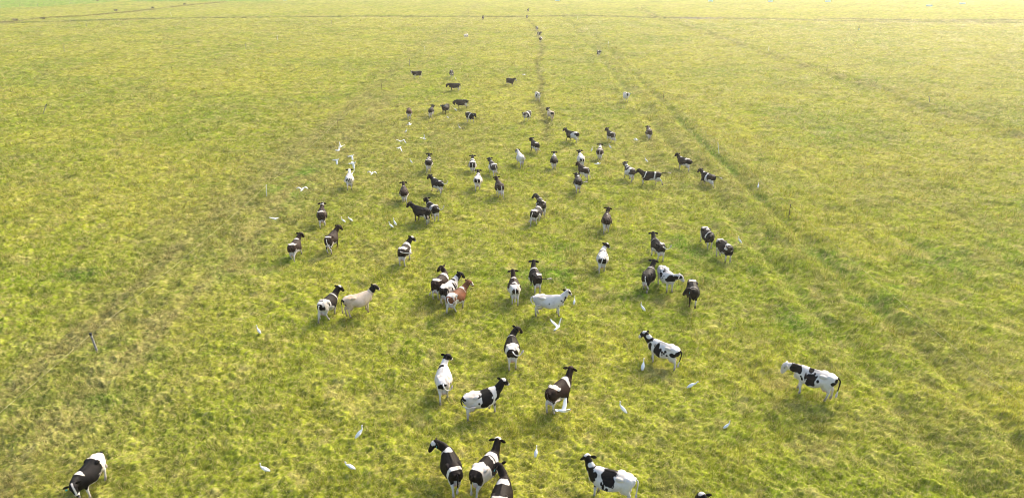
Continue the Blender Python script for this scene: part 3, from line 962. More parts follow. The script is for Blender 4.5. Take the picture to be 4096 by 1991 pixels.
    o.rotation_euler = (0, 0, math.atan2(fw[1], fw[0]))
    link(o)
    o['lift'] = float(lift)
    for kind, sd_ in tags:
        ear_tag(o, kind, sd_, args)
    del o['lift']
    if size != 1.0:
        for ch in o.children: ch.scale = (size,) * 3
    tag(o, label, "cow", "dairy cows on the pasture")
    return o

# ----------------------------------------------------------------------------
# the herd, nearest animals first
# ----------------------------------------------------------------------------
cow(('hf', 402, 1906, 343, 1972), 0, [1, WITH, W(-.62, 1.18, .26, .40), D(-.86, 1.10, .13, .15), LEGSH, BELLY, BLAZE, MUZZ, D(.1, 1.15, .45, .28)],
    "black cow with white rump and white face blaze looking at the camera, lower left corner", K, yaw=-40, pit=-30, gait='stand2', size=.94, tags=[('cyan', -1)])
cow(('hf', 1825, 1968, 1795, 1886), 0, [1, W(.44, 1.46, .15, .12), BW(.56, .60, -.3, .9, 1), W(-.62, 1.36, .09, .10), W(-.60, 1.16, .10, .15), W(-.55, .80, .13, .28), ('legs', .66, .46), BELLY, THIGHS, D(-.86, 1.2, .12, .14), W(1.30, 1.56, .09, .09)],
    "dark brown cow at the bottom edge with head turned left and cyan ear tag", KB, yaw=-82, pit=-14, gait='walk', tags=[('cyan', 1)], taild=1)
cow(('hf', 1907, 1976, 1969, 1903), 0, [1, BW(.20, .55, .1, .55, -1), W(.42, 1.38, .12, .20), W(-.36, 1.05, .27, .50, -1), W(-.42, 1.40, .22, .14), THIGHS, D(-.82, 1.0, .22, .22), BD(.28, .32, .1, .6, -1), LEGSH, HEADD, D(.78, .95, .12, .25), POLL],
    "black cow with broad white hip and white shoulders, right of the head-turned cow below", KB, yaw=-16, pit=6, gait='walk2')
cow(('r', 1996, 1990), 10, [1, W(.40, 1.45, .15, .22), W(-.60, 1.40, .22, .20), LEGS, BELLY, NECKD],
    "dark brown cow cut off by the bottom edge, white patches on withers and rump", KB, yaw=-58, pit=4, tags=[('cyan', 1), ('lime', -1)])
cow(('hf', 2510, 2000, 2385, 1966), 0, [-1, D(.10, 1.22, .22, .27, 1), D(.02, 1.36, .26, .07), D(-.06, 1.12, .13, .20, 1), D(.22, .84, .055, .16, 1), D(.30, .98, .04, .09, 1), D(.08, .76, .065, .12, 1), D(.16, .70, .03, .08, 1), D(-.13, .93, .04, .035, 1), D(-.16, 1.0, .03, .05, 1), D(.57, 1.20, .07, .12, 1),
    HEADD, W(.80, 1.44, .10, .12), D(.70, .92, .09, .26, 1), D(.60, .98, .05, .08, 1), D(.55, .62, .045, .05, 1), D(.74, 1.12, .12, .24), POLL, MUZZ],
    "large white cow with black neck and black saddle blotch at the bottom edge, looking away", K, yaw=52, pit=12, gait='stand', tail='hang', udder=.4)
cow(('p', 2812, 1952), -34, [1, POLL, LEGS, BELLY, W(.5, 1.3, .2, .2)],
    "black cow cropped by the bottom edge so only its head and ears show", K, yaw=-6, pit=4)
cow(('hf', 3304, 1600, 3198, 1566), 0, [-1, D(.12, 1.10, .20, .17, 1), D(.18, 1.36, .10, .12), D(.10, .90, .20, .18, 1), D(.22, .76, .10, .12, 1), D(-.02, .84, .09, .13, 1), D(-.18, 1.02, .055, .085, 1), D(.34, 1.05, .05, .18, 1), D(.52, 1.0, .04, .06, 1), D(.46, .90, .05, .10, 1), D(.0, 1.28, .04, .04, 1), D(-.1, 1.2, .035, .05, 1),
    D(.86, 1.28, .24, .20), D(.62, 1.22, .10, .16, 1), D(-.80, 1.05, .12, .10, 1), D(-.90, 1.20, .10, .10), HEADW],
    "white cow with black blotches reaching down to graze, alone on the right", K, yaw=-18, pit=-46, gait='stand2', size=1.06, tags=[('lime', 1)], tail='hangl', taild=1)
cow(('hf', 1881, 1667, 1964, 1641), 0, [-1, D(.16, 1.10, .30, .32, -1), D(.18, 1.36, .24, .08), D(.02, .86, .20, .17, -1), W(.40, 1.08, .045, .05), D(.32, 1.25, .12, .13, -1), D(-.22, 1.27, .09, .06, -1), D(-.27, .98, .045, .055, -1), D(-.88, 1.24, .08, .07), D(-.92, 1.1, .05, .06), D(-.86, .86, .05, .12),
    ('head', 1, .20), D(.76, 1.05, .13, .34), W(.60, 1.42, .1, .1), D(.62, .88, .10, .10, -1), D(.54, .56, .05, .10, -1), MUZZ, POLL],
    "white cow with black neck and large black side patch, standing side on facing right", K, yaw=-8, pit=10, gait='stand2', tail='sider', udder=.5)
cow(('h', 1776, 1606), 2, [-1, D(.46, 1.30, .10, .12, 1), D(-.30, 1.24, .05, .07), D(-.86, 1.00, .10, .16, 1), D(-.90, 1.18, .05, .07), D(-.7, 1.14, .05, .07, -1), FACED, ('head', 1, .86), MUZZ],
    "cream white cow with black head walking away, tail curled right", K, yaw=40, pit=6, gait='walk', tail='curlr', tags=[('cyan', 1)], udder=.6, taild=-1)
cow(('hf', 2202, 1651, 2258, 1602), 0, [1, W(.44, 1.20, .09, .22, -1), W(.50, 1.40, .12, .08), W(-.40, 1.40, .14, .12), W(-.25, .70, .20, .14), W(-.42, .78, .10, .14), ('legs', .64, .10), UDW, D(-.80, .95, .18, .25)],
    "chocolate brown cow with white neck patch, an egret flying at its heels", BR, yaw=-14, pit=12, gait='stand', tail='sider', tags=[('cyan', 1)], taild=1)
cow(('hf', 2691, 1467, 2616, 1436), 0, [-1, D(.22, 1.10, .12, .24, 1), D(.12, .92, .14, .22, 1), D(.30, .95, .07, .18, 1), D(.36, 1.2, .03, .09, 1), D(.04, .78, .06, .13, 1), D(.0, 1.10, .06, .09, 1), D(-.12, 1.02, .05, .06, 1), D(-.28, 1.10, .07, .065, 1), D(-.22, .98, .05, .06, 1), D(-.36, .92, .05, .05, 1), D(-.14, .9, .035, .07, 1),
    D(-.66, 1.02, .17, .13, 1), D(-.86, 1.08, .12, .16), D(-.92, 1.2, .07, .1), ('head', 1, .22), W(.86, 1.45, .14, .10), D(.66, .95, .11, .28, 1), D(.60, 1.1, .06, .12, 1), POLL, W(1.17, 1.66, .10, .07), MUZZ, W(1.5, 1.35, .09, .09)],
    "white cow with black spots and black neck walking up left, an egret by its forelegs", K, yaw=-6, pit=4, gait='lift', tail='hangl', udder=.8, taild=1)
cow(('h', 2050, 1475), -2, [1, W(-.48, 1.30, .30, .26), W(-.40, .90, .20, .26), BW(.60, .64, -.3, .9), THIGHS, D(-.84, 1.0, .18, .25), D(-.22, 1.0, .05, .14, 1), W(-.88, .74, .16, .10), LEGSH],
    "black cow with white rump seen from behind, yellow ear tag, alone below the white cow", KB, yaw=62, pit=4, gait='stand', tail='upr', tags=[('yellow', -1), ('cyan', 1)], taild=-1)
cow(('hf', 1294, 1281, 1337, 1243), 0, [1, BW(.52, .60, -.35, .6), W(-.52, 1.15, .34, .42), D(-.36, 1.12, .06, .13, -1), D(-.88, 1.06, .07, .12), D(-.78, 1.06, .06, .12, -1), D(-.5, 1.32, .08, .08, 1), LEGSH, ('legs', .9, .55), POLL],
    "dark cow with white hindquarters and white collar, left of the tan cow", KB, yaw=26, pit=2, gait='walk', tags=[('cyan', 1)], tail='hang', taild=-1)
cow(('hf', 1398, 1264, 1466, 1243), 0, [-1, ('head', 1, .52), D(-.92, 1.18, .06, .10), D(-.84, .92, .05, .10), BLAZE, MUZZ],
    "tan dusty cow with black neck and cheek, standing side on facing right", K, yaw=4, pit=14, gait='stand', tags=[('cyan', 1)], hide=HIDE_TAN, tail='hang', udder=.2, toff='earsdark')
cow(('h', 1744, 1197), 28, [1, BW(.42, .60, -.35, 1.0), W(-.50, 1.40, .16, .10), ('legs', .70, .5), D(-.80, .95, .22, .28), BELLY],
    "brown black cow with white collar at the back left of the huddled trio", BR, yaw=-86, pit=6, gait='stand', tail='hangl', taild=1)
cow(('h', 1777, 1216), 30, [-1, D(.30, 1.05, .05, .22, -1), D(.12, 1.10, .09, .26, -1), D(.14, .88, .09, .16, -1), D(-.18, 1.06, .05, .16, -1), D(.46, 1.40, .10, .09), D(-.78, 1.05, .24, .30), W(-.66, .98, .045, .15, -1), HEADD, D(.62, .85, .08, .26, -1), W(-.5, .8, .15, .1), W(.78, 1.35, .12, .16)],
    "white cow with black stripes on its side and black thighs, middle of the huddled trio", K, yaw=40, pit=6, gait='stand2', tail='hang', tags=[('yellow', -1)], taild=1)
cow(('h', 1805, 1248), 34, [1, W(-.55, 1.30, .20, .24), W(-.50, .85, .18, .22), D(-.88, 1.03, .13, .18), D(-.58, 1.14, .07, .12, -1), W(.52, 1.40, .08, .10), BW(.50, .54, -.3, 1.1), ('legs', .80, .5), W(1.42, 1.42, .16, .12), D(1.38, 1.42, .06, .05, -1), BELLY],
    "red brown cow with white rump and white face, front right of the huddled trio", RB, yaw=30, pit=2, gait='walk', tail='curlr', taild=-1)
cow(('h', 2060, 1217), -4, [1, W(-.62, 1.12, .28, .38), W(-.20, 1.42, .09, .09), W(.50, 1.42, .07, .08), D(-.90, 1.08, .07, .14), D(-.84, .88, .06, .10), W(-.3, .8, .4, .22), LEGSH],
    "brown cow with white hindquarters and big pink udder, left of the white cow", BR, yaw=-4, pit=14, gait='stand2', tail='hang', taild=-1)
cow(('h', 2149, 1173), -11, [1, BW(.50, .62, -.35, .95), W(-.50, 1.38, .13, .12, -1), W(-.02, .80, .20, .16), ('legs', .66, .2), UDW, D(-.80, .98, .20, .27)],
    "dark cow with white collar standing right behind the white cow", KB, yaw=16, pit=10, gait='stand', tail='outr', tags=[('cyan', 1)], taild=1)
cow(('hf', 2149, 1262, 2230, 1262), 0, [-1, ('spots', 11.0, .74, .62, 1.12), D(.02, .98, .035, .05, -1), D(.55, .78, .02, .04, -1), D(1.42, 1.44, .05, .05, -1), D(.72, 1.10, .05, .06, -1), D(.80, .98, .07, .04, -1), D(.9, 1.25, .045, .06, -1)],
    "almost all white horned cow standing side on facing right, centre of the herd", K, yaw=-38, pit=6, gait='stand2', horns=True, tail='sider', udder=.4, taild=-1, toff='earsdark')
cow(('h', 2407, 1088), 0, [-1, D(.32, 1.35, .07, .30), D(-.12, 1.22, .10, .12, 1), D(-.05, 1.20, .16, .10, -1), D(-.86, 1.05, .14, .22), W(-.92, 1.15, .2, .3) if False else D(.2, .95, .1, .2, 1), FACED, MUZZ, POLL],
    "white cow with two black thigh patches walking away, right of centre, black head turned", K, yaw=44, pit=4, gait='walk', tail='hangl', taild=-1)
cow(('h', 2641, 1044), -24, [1, BW(.54, .57, -.4, 1.1), W(-.45, 1.40, .13, .12, -1), W(-.2, .76, .26, .16), LEGSH, D(-.80, 1.0, .2, .26)],
    "black cow with white tail curled out to the right, above the spotted grazing pair", K, yaw=14, pit=4, gait='stand2', tail='upr', tags=[('cyan', 1)], taild=-1)
cow(('h', 2580, 1168), 12, [1, BW(.50, .55, -.4, 1.0), W(-.66, .55, .16, .22, 1), ('legs', .30, .3)],
    "almost entirely black cow with thin white collar, left of a white spotted cow", K, yaw=6, pit=6, gait='walk2', tail='hangr', tags=[('cyan', 1)], taild=-1)
cow(('hf', 2645, 1143, 2673, 1169), 0, [-1, D(.80, 1.15, .22, .24), D(1.0, 1.36, .16, .14), D(.62, .95, .14, .12, -1), D(.0, 1.30, .10, .06), D(-.12, 1.10, .13, .08, -1), D(.10, 1.02, .06, .05, -1), D(.22, .95, .05, .045, -1), D(-.02, .90, .06, .04, -1), D(.3, 1.1, .04, .04, -1), D(-.25, .95, .06, .06, -1), D(.12, .82, .04, .04, -1), D(-.3, 1.2, .06, .05, -1), ('spots', 9., .74, -.5, .3), D(1.25, 1.50, .12, .12), W(1.48, 1.42, .22, .07), MUZZ],
    "white cow with small dark spots and black neck, head stretched right towards a black cow", K, yaw=-58, pit=-20, gait='stand', udder=0)
cow(('f', 2769, 1224), 172, [1, W(-.50, 1.42, .14, .09), BW(.42, .46, -.1, .95, 1), BW(.40, .44, -.1, 1.1, -1), W(.55, .35, .1, .18, 1)],
    "black cow facing the camera with head turned left, beside the spotted cow", K, yaw=80, pit=-12, gait='stand', tags=[('cyan', 1)], udder=0)
cow(('f', 2838, 991), 156, [1, W(-.55, 1.42, .20, .14), W(-.1, 1.42, .14, .07), BW(.36, .46, .1, .9, -1), LEGSH, W(.7, .95, .1, .12), W(-.65, .85, .2, .2)],
    "black cow with white striped rump, head bent down, upper of the right pair", K, yaw=62, pit=-48, gait='stand2', udder=0)
cow(('f', 2911, 1049), 146, [1, W(-.68, 1.36, .18, .20), W(.42, 1.40, .14, .13), LEGSH, BELLY, W(.95, 1.2, .08, .06), W(1.3, 1.6, .1, .06), MUZZ],
    "black cow with yellow ear tag bending its head back, lower of the right pair", K, yaw=96, pit=-34, gait='stand', tags=[('yellow', -1)], udder=0)
cow(('h', 1290, 905), 4, [1, W(-.42, 1.42, .14, .09), BW(-.44, -.36, .0, 1.15), POLL, W(1.0, 1.5, .1, .07), ('legs', .72, .5), D(-.82, 1.0, .16, .28)],
    "dark brown cow walking away on the left, uppermost of three near the left fence", BR, yaw=10, pit=-4, gait='walk', tail='hangr', taild=1)
cow(('h', 1318, 1010), 22, [1, W(-.62, 1.40, .10, .07), UDW, ('legs', .42, .22), W(-.3, .68, .2, .12), D(-.8, .95, .2, .3)],
    "dark cow with tan back and white tail, head turned right, near the left fence", BR, yaw=38, pit=4, gait='stand2', tail='hangr', taild=-1)
cow(('h', 1172, 1040), 20, [1, W(-.48, 1.40, .15, .10), W(.46, 1.42, .10, .10), ('legs', .74, .5), UDW, W(-.35, .72, .22, .2)],
    "brown black cow with white rump patch, leftmost of the three near the left fence", BR, yaw=26, pit=0, gait='walk2', tail='curlr', taild=1)
cow(('h', 1610, 1064), 18, [1, BW(.36, .62, -.3, .95), W(-.42, 1.38, .20, .14), W(.1, .85, .25, .24), LEGSH, D(-.82, 1.0, .18, .26), HEADD, MUZZ, POLL],
    "black and white cow with stiff white tail held out right, above the huddled trio", KB, yaw=46, pit=6, gait='stand', tail='outr', taild=-1)
cow(('h', 1746, 880), -24, [1, W(-.30, 1.20, .22, .30), BW(.62, .68, -.4, 1.0), W(-.1, .80, .35, .25), LEGSH, D(-.82, 1.05, .18, .24)],
    "black and white cow with raised white tail, behind the black cow with pink udder", KB, yaw=-8, pit=4, gait='stand', tail='upr', taild=-1)
cow(('h', 1711, 894), -44, [1, W(-.25, .66, .14, .12), W(-.58, .70, .08, .25), ('legs', .50, .08)],
    "all black cow with big pink udder facing upper left, half covering another cow", K, yaw=-22, pit=-8, gait='stand', tail='hangr', taild=1)
cow(('h', 1618, 808), 0, [1, ('legs', .72, .5), UDW, W(-.2, .72, .4, .16), W(.55, 1.43, .06, .05)],
    "dark brown cow seen straight from behind with ears spread, left of the black running cow", BR, yaw=0, pit=6, gait='walk2', tail='hang', taild=1)
cow(('h', 1764, 773), -28, [1, W(.48, 1.43, .10, .06), W(-.48, 1.42, .12, .06), W(-.25, .74, .22, .17), LEGSH, UDW],
    "black cow with white belly, head turned left and tail tip curled right", K, yaw=-24, pit=-6, gait='walk', tail='upr', taild=-1)
cow(('h', 1715, 689), 4, [1, W(-.35, 1.42, .16, .10), W(.40, 1.42, .12, .12), LEGSH, UDW, W(-.2, .75, .3, .2)],
    "black cow with white back patch and white legs walking away, above the curled-tail cow", K, yaw=2, pit=4, gait='walk', tail='hang', taild=1)
cow(('h', 1891, 690), 0, [1, BW(.30, .62, .0, 1.05), W(-.35, 1.35, .25, .18), W(-.4, .85, .3, .3), LEGSH, D(-.88, 1.1, .12, .24), HEADD],
    "black and white cow walking away, upper left of the four bunched mid-field", K, yaw=4, pit=8, gait='walk2', tail='hang', taild=-1)
cow(('h', 1979, 704), -14, [1, W(-.45, 1.36, .16, .22), W(.1, .9, .4, .25), LEGSH, D(-.86, 1.1, .13, .20), BW(.66, .74, -.3, 1.0), BLAZE],
    "patchy grey and white cow, tail tip out right, upper right of four bunched mid-field", GRY, yaw=-14, pit=2, gait='walk', tail='hangr', taild=-1)
cow(('h', 1910, 762), 4, [-1, D(-.86, 1.08, .14, .22), D(-.25, 1.20, .14, .14, 1), D(-.30, 1.25, .10, .13, -1), D(.35, 1.2, .15, .25), HEADD, W(.62, 1.40, .12, .12)],
    "cream cow with black thighs and black hip patches, lower left of the four bunched mid-field", KB, yaw=-6, pit=6, gait='walk', tail='hangr', taild=-1)
cow(('h', 2004, 795), -11, [1, ('legs', .66, .45), UDW, W(-.5, .74, .16, .12)],
    "solid dark brown cow with white hind legs, lower right of the four bunched mid-field", BR, yaw=-12, pit=4, gait='walk2', tail='hang', taild=-1)
cow(('h', 1399, 757), 4, [-1, D(-.88, 1.05, .10, .14, 1), D(-.92, 1.18, .05, .08), D(.62, 1.42, .09, .05), D(-.75, 1.1, .05, .08, -1), D(1.05, 1.52, .08, .06, 1)],
    "white cow running away on the left among flying egrets, dark ears", KB, yaw=0, pit=0, gait='run', tail='curll', taild=-1, toff='earsdark')
cow(('h', 2306, 570), -50, [1, W(-.30, 1.05, .26, .30, 1), W(-.55, 1.38, .22, .14), W(-.55, .85, .24, .26), ('legs', .8, .2), D(-.60, 1.18, .10, .13, 1), D(-.88, 1.12, .10, .15), MUZZ],
    "black fronted cow with white hind half walking left, upper middle of the herd", K, yaw=-8, pit=2, gait='walk', tail='hang', taild=1)
cow(('h', 2451, 571), -24, [1, W(-.40, 1.42, .16, .10), W(.05, .72, .3, .16), LEGSH, UDW, D(-.82, 1.0, .15, .22), W(.6, .5, .15, .15)],
    "black cow with white rump spot striding left, second from right in the upper row", K, yaw=-14, pit=0, gait='walk2', tail='hangr', taild=-1, tags=[('cyan', 1)])
cow(('h', 2597, 557), -7, [1, BW(-.36, -.28, .2, 1.0, 1), W(.2, 1.43, .25, .05), LEGSH, W(-.5, .72, .2, .12)],
    "brown cow with thin white back stripe, head hidden, rightmost of the upper row", BR, yaw=-10, pit=-24, gait='walk', tail='hang', taild=1)
cow(('h', 2148, 612), -20, [1, W(-.50, 1.42, .14, .08), W(-.2, .74, .25, .17), UDW, ('legs', .5, .2)],
    "black cow with white belly patch walking up left, above a white cow with raised tail", KB, yaw=-10, pit=-6, gait='walk', tail='hangr', taild=1)
cow(('h', 2398, 638), 0, [1, W(.66, 1.38, .28, .20), W(-.42, 1.40, .15, .10), LEGSH, UDW, W(-.4, .78, .2, .16), D(-.84, 1.02, .16, .24)],
    "brown cow with cream neck top walking straight away, egrets on both sides", BR, yaw=0, pit=-2, gait='walk2', tail='hang', taild=-1)
cow(('h', 2087, 663), -12, [-1, D(1.1, 1.5, .08, .08, 1), D(1.36, 1.4, .07, .06, 1)],
    "cream white cow with tail raised walking away, centre of the upper herd", K, yaw=-26, pit=2, gait='walk', tail='back', taild=-1, toff='earsdark')
cow(('h', 2215, 677), 0, [1, W(.48, 1.42, .16, .12), W(.82, 1.40, .08, .07), ('legs', .74, .5), UDW],
    "black cow with white neck patch and white hind legs seen straight from behind", K, yaw=0, pit=6, gait='walk', tail='hang', taild=1)
cow(('h', 2326, 672), -8, [-1, D(-.86, 1.02, .07, .17), D(-.10, 1.22, .12, .12, -1), HEADD, BW(.70, .80, -.3, 1.1), D(.4, 1.2, .08, .12, 1)],
    "white cow with black head, half hidden by a brown cow in front", K, yaw=-8, pit=4, gait='stand', tail='hang', taild=-1)
cow(('h', 2346, 720), -28, [1, W(-.40, 1.42, .14, .10), W(-.25, .74, .28, .17), LEGSH, UDW],
    "brown cow trotting up left directly below a white cow with black head", BR, yaw=-10, pit=-8, gait='lift', tail='hangr', taild=-1)
cow(('h', 2312, 772), -3, [1, W(.40, 1.43, .14, .06), W(-.40, 1.43, .05, .04), ('legs', .74, .5), UDW, W(-.5, .8, .2, .2)],
    "black cow with white legs and head held low, tail flicking right, mid-herd", K, yaw=-20, pit=-26, gait='run', tail='outr', taild=1)
cow(('h', 2528, 723), -25, [1, W(-.35, 1.20, .26, .32), W(.30, 1.40, .10, .16), W(.0, .82, .4, .24), LEGSH, D(-.84, 1.08, .14, .22), W(.75, 1.4, .12, .08)],
    "black and white cow stretching up left, left of the galloping cow", GRY, yaw=-8, pit=8, gait='walk', tail='hang', tags=[('cyan', 1)], taild=1)
cow(('hf', 2621, 739, 2588, 737), 0, [1, BW(-.36, -.24, -.15, .6), BW(.50, .58, -.3, .6), W(-.1, .68, .3, .12), LEGSH, UDW],
    "black cow galloping left with white girth bands and tail kicked up", K, yaw=4, pit=-2, gait='run', tail='back', taild=1)
cow(('h', 2753, 684), -44, [1, W(.48, 1.43, .08, .07), W(-.36, 1.40, .16, .12), W(-.35, .72, .18, .14), LEGSH, UDW, MUZZ],
    "black cow with white rump cantering left, nearest below the right fence's white stake", K, yaw=-4, pit=4, gait='lift', tail='sider', taild=1)
cow(('h', 2848, 743), -40, [1, BW(-.16, .04, .2, .6), W(.60, 1.42, .10, .10), UDW, W(-.5, .74, .2, .2), ('legs', .6, .3)],
    "black cow with white belt and long tail flung out right, rightmost of the running cows", K, yaw=-14, pit=-8, gait='run', tail='back', taild=1)
cow(('h', 2171, 862), -12, [1, W(-.30, 1.38, .18, .14), BW(.62, .70, -.4, .9), W(.1, .9, .2, .2, 1), W(-.6, .9, .2, .2), LEGSH, ('spots', 7., .60, -.6, .5)],
    "mottled grey black cow partly hidden behind another, head turned left", GRY, yaw=-64, pit=4, gait='stand', tail='hang', taild=1)
cow(('h', 2134, 899), 18, [1, W(-.50, 1.38, .18, .12), BW(.40, .58, -.3, .95), W(-.25, .80, .16, .22, -1), LEGSH, D(-.82, 1.02, .18, .24), HEADD],
    "black and white cow with white collar standing in front of the mottled grey cow", K, yaw=4, pit=8, gait='walk', tail='hangl', taild=-1)
cow(('h', 2424, 926), 0, [1, W(.25, 1.43, .14, .05), ('legs', .70, .46), UDW, W(-.6, .72, .2, .14)],
    "dark brown cow walking away with wide flat ears, alone right of centre", BR, yaw=16, pit=6, gait='walk', tail='hang', taild=1)
cow(('hf', 1679, 311, 1660, 313), 0, [1, BLAZE, MUZZ, LEGS, W(.5, .6, .2, .2)],
    "black cow with white blaze facing left beside the far left fence", KB, yaw=-34, pit=-10, gait='stand', udder=.3)
cow(('f', 1807, 310), 178, [1, BLAZE, MUZZ, LEGS, W(-.3, 1.43, .25, .06), W(.7, .8, .2, .2)],
    "distant black cow with white blaze facing the camera, right of one facing left", KB, yaw=0, pit=-30, gait='walk', udder=0)
cow(('hf', 1832, 362, 1808, 362), 0, [1, ('legs', .60, .05), W(-.5, .65, .15, .12)],
    "black cow with lowered head facing left, above the other grazing black cow", K, yaw=-8, pit=-62, gait='stand2', udder=.3, taild=1)
cow(('hf', 1864, 433, 1835, 433), 0, [1, UDW, W(-.62, .55, .12, .2), W(-.1, 1.43, .1, .04)],
    "brown black cow grazing left with pale udder, largest of the far left group", KB, yaw=-12, pit=-84, gait='stand', taild=1)
cow(('hf', 1793, 447, 1775, 455), 0, [1, W(-.6, .5, .2, .2)],
    "black cow with cyan ear tags looking left at the camera, far left group", K, yaw=-14, pit=-12, gait='stand2', tags=[('cyan', 1), ('cyan', -1)], udder=0)
cow(('h', 1723, 470), 8, [1, LEGSH, UDW, W(-.3, .74, .3, .14)],
    "black cow with white hind legs from behind, second from left in far left group", KB, yaw=18, pit=-2, gait='stand2', tail='hangl', taild=1)
cow(('h', 1638, 478), 0, [1, LEGSH, UDW, W(-.6, .8, .2, .1)],
    "small brown cow grazing with its back to us, leftmost of the far left group", (.06, .027, .015), yaw=0, pit=-70, gait='stand', tail='hangl', taild=1)
cow(('f', 1888, 491), 152, [1, BW(.30, .46, .15, .5), LEGS, W(-.5, 1.40, .2, .08), BELLY],
    "black cow with white girth band facing the camera, rightmost of the far left group", K, yaw=-14, pit=-26, gait='walk', tags=[('cyan', -1)], udder=0)
cow(('f', 2049, 342), 142, [1, W(-.2, 1.43, .15, .05), W(1.45, 1.40, .22, .16), ('legs', .6, .3)],
    "distant black cow with white face walking right towards the camera", KB, yaw=-34, pit=-18, gait='walk2', udder=0)
cow(('h', 1931, 81), 6, [1, W(-.5, .6, .15, .1)], "tiny brown cow by the far drain, left of the cow path", BR, gait='walk', taild=1)
cow(('f', 1862, 156), -152, [-1, BD(-.05, .3, 0, .7), D(-.7, 1.1, .2, .3)], "tiny white faced cow with black patches grazing, left of the far cow path", K, pit=-62, gait='stand', udder=0)
cow(('h', 2111, 49), 14, [1, W(-.4, 1.2, .1, .2, -1), LEGS], "tiny brown cow beyond the far drain, most distant of all", BR, gait='walk', taild=1)
cow(('f', 2108, 75), 180, [1, W(.9, 1.2, .3, .4), BLAZE, LEGS], "tiny brown cow with white chest and face on the path by the far drain", BR, pit=-10, gait='walk', udder=0)
cow(('f', 2146, 122), -170, [1, W(.1, 1.40, .5, .12), LEGSH, W(.8, .9, .2, .3)], "tiny cow with white back, uppermost of three on the far path", KB, pit=-30, gait='walk', udder=0)
cow(('f', 2159, 145), 158, [1, BW(.3, .5, .2, .5), LEGS], "tiny black cow with white shoulder band, middle of three on the far path", K, yaw=-20, pit=-8, gait='walk2', udder=0)
cow(('hf', 2168, 163, 2158, 167), 0, [1, BW(-.15, .30, .2, .5), LEGSH], "tiny black and white cow grazing left, lowest of three on the far path", K, pit=-72, gait='stand', udder=0)
cow(('f', 2396, 225), 168, [1, W(.1, 1.42, .5, .10), W(1.3, 1.55, .12, .1), LEGSH, W(.8, .8, .2, .25)],
    "distant grey and white cow facing us beside the far right fence", GRY, yaw=-30, pit=-8, gait='walk', udder=0)
cow(('f', 2152, 400), 170, [-1, D(.62, 1.05, .12, .22, -1), BD(-.1, .0, .3, 1.2), D(1.25, 1.55, .08, .08, 1), D(.2, 1.35, .15, .06)],
    "white cow with dark shoulder patch walking towards us on the cow path", K, yaw=-8, pit=-18, gait='walk', udder=0, toff='earsdark')
cow(('f', 2506, 413), 164, [-1, D(1.0, 1.25, .16, .25, -1), D(-.1, 1.38, .2, .06), D(.3, 1.2, .06, .1)],
    "white cow with black cheek facing the camera, left of the far right fence", K, yaw=-12, pit=-14, gait='stand', udder=0, tags=[('cyan', 1)], toff='earsdark')
cow(('f', 2103, 484), -158, [1, BW(.12, .34, .2, .5), W(-.7, 1.3, .2, .3), BLAZE, MUZZ, LEGSH, W(.85, .9, .2, .3)],
    "black and white cow with white blaze walking down towards us, head low", K, yaw=4, pit=-34, gait='walk2', udder=0)
cow(('h', 2209, 479), -20, [-1, D(-.80, 1.18, .16, .18, 1), D(.35, 1.32, .12, .10), HEADD, D(-.9, 1.2, .06, .1)],
    "tan cow with black head and black rump patch walking away beside the cow path", KB, yaw=-10, pit=0, gait='walk', hide=HIDE_TAN, taild=1)

# ----------------------------------------------------------------------------
# egrets
# ----------------------------------------------------------------------------
def tube3(P, R, n=8, flat=1.0):
    """tube along arbitrary points; R radii; flat squeezes sideways (y)"""
    P = np.array(P, float); T = np.gradient(P, axis=0); T /= np.linalg.norm(T, axis=1)[:, None]
    V, F = [], []
    for p, t, r in zip(P, T, R):
        a = np.array([0, 1., 0]); b = np.cross(t, a); b /= max(np.linalg.norm(b), 1e-6)
        for k in range(n):
            g = 2 * math.pi * k / n
            V.append(p + a * r * flat * math.cos(g) + b * r * math.sin(g))
    for i in range(len(P) - 1):
        for k in range(n):
            F.append((i * n + k, (i + 1) * n + k, (i + 1) * n + (k + 1) % n, i * n + (k + 1) % n))
    F = [f for f in F] + [tuple(range(n)), tuple(len(V) - 1 - k for k in range(n))]
    return V, F

def merge(parts):
    VV, FF = [], []
    for V, F in parts:
        b = len(VV); VV += [tuple(v) for v in V]; FF += [tuple(i + b for i in f) for f in F]
    return VV, FF

FEATHER = plain("egret_feather", (.82, .82, .80), .75, .04, 8)
BEAK = plain("egret_beak", (.62, .30, .04), .5, .1, 10)
LEGM = plain("egret_leg", (.05, .05, .03), .6, .1, 10)
BUFF = plain("egret_buff", (.62, .36, .18), .75, .1, 10)

def bird_mesh(name, parts, mat):
    V, F = merge(parts)
    me = mesh_from(name, V, F)
    me.materials.append(mat)
    return me

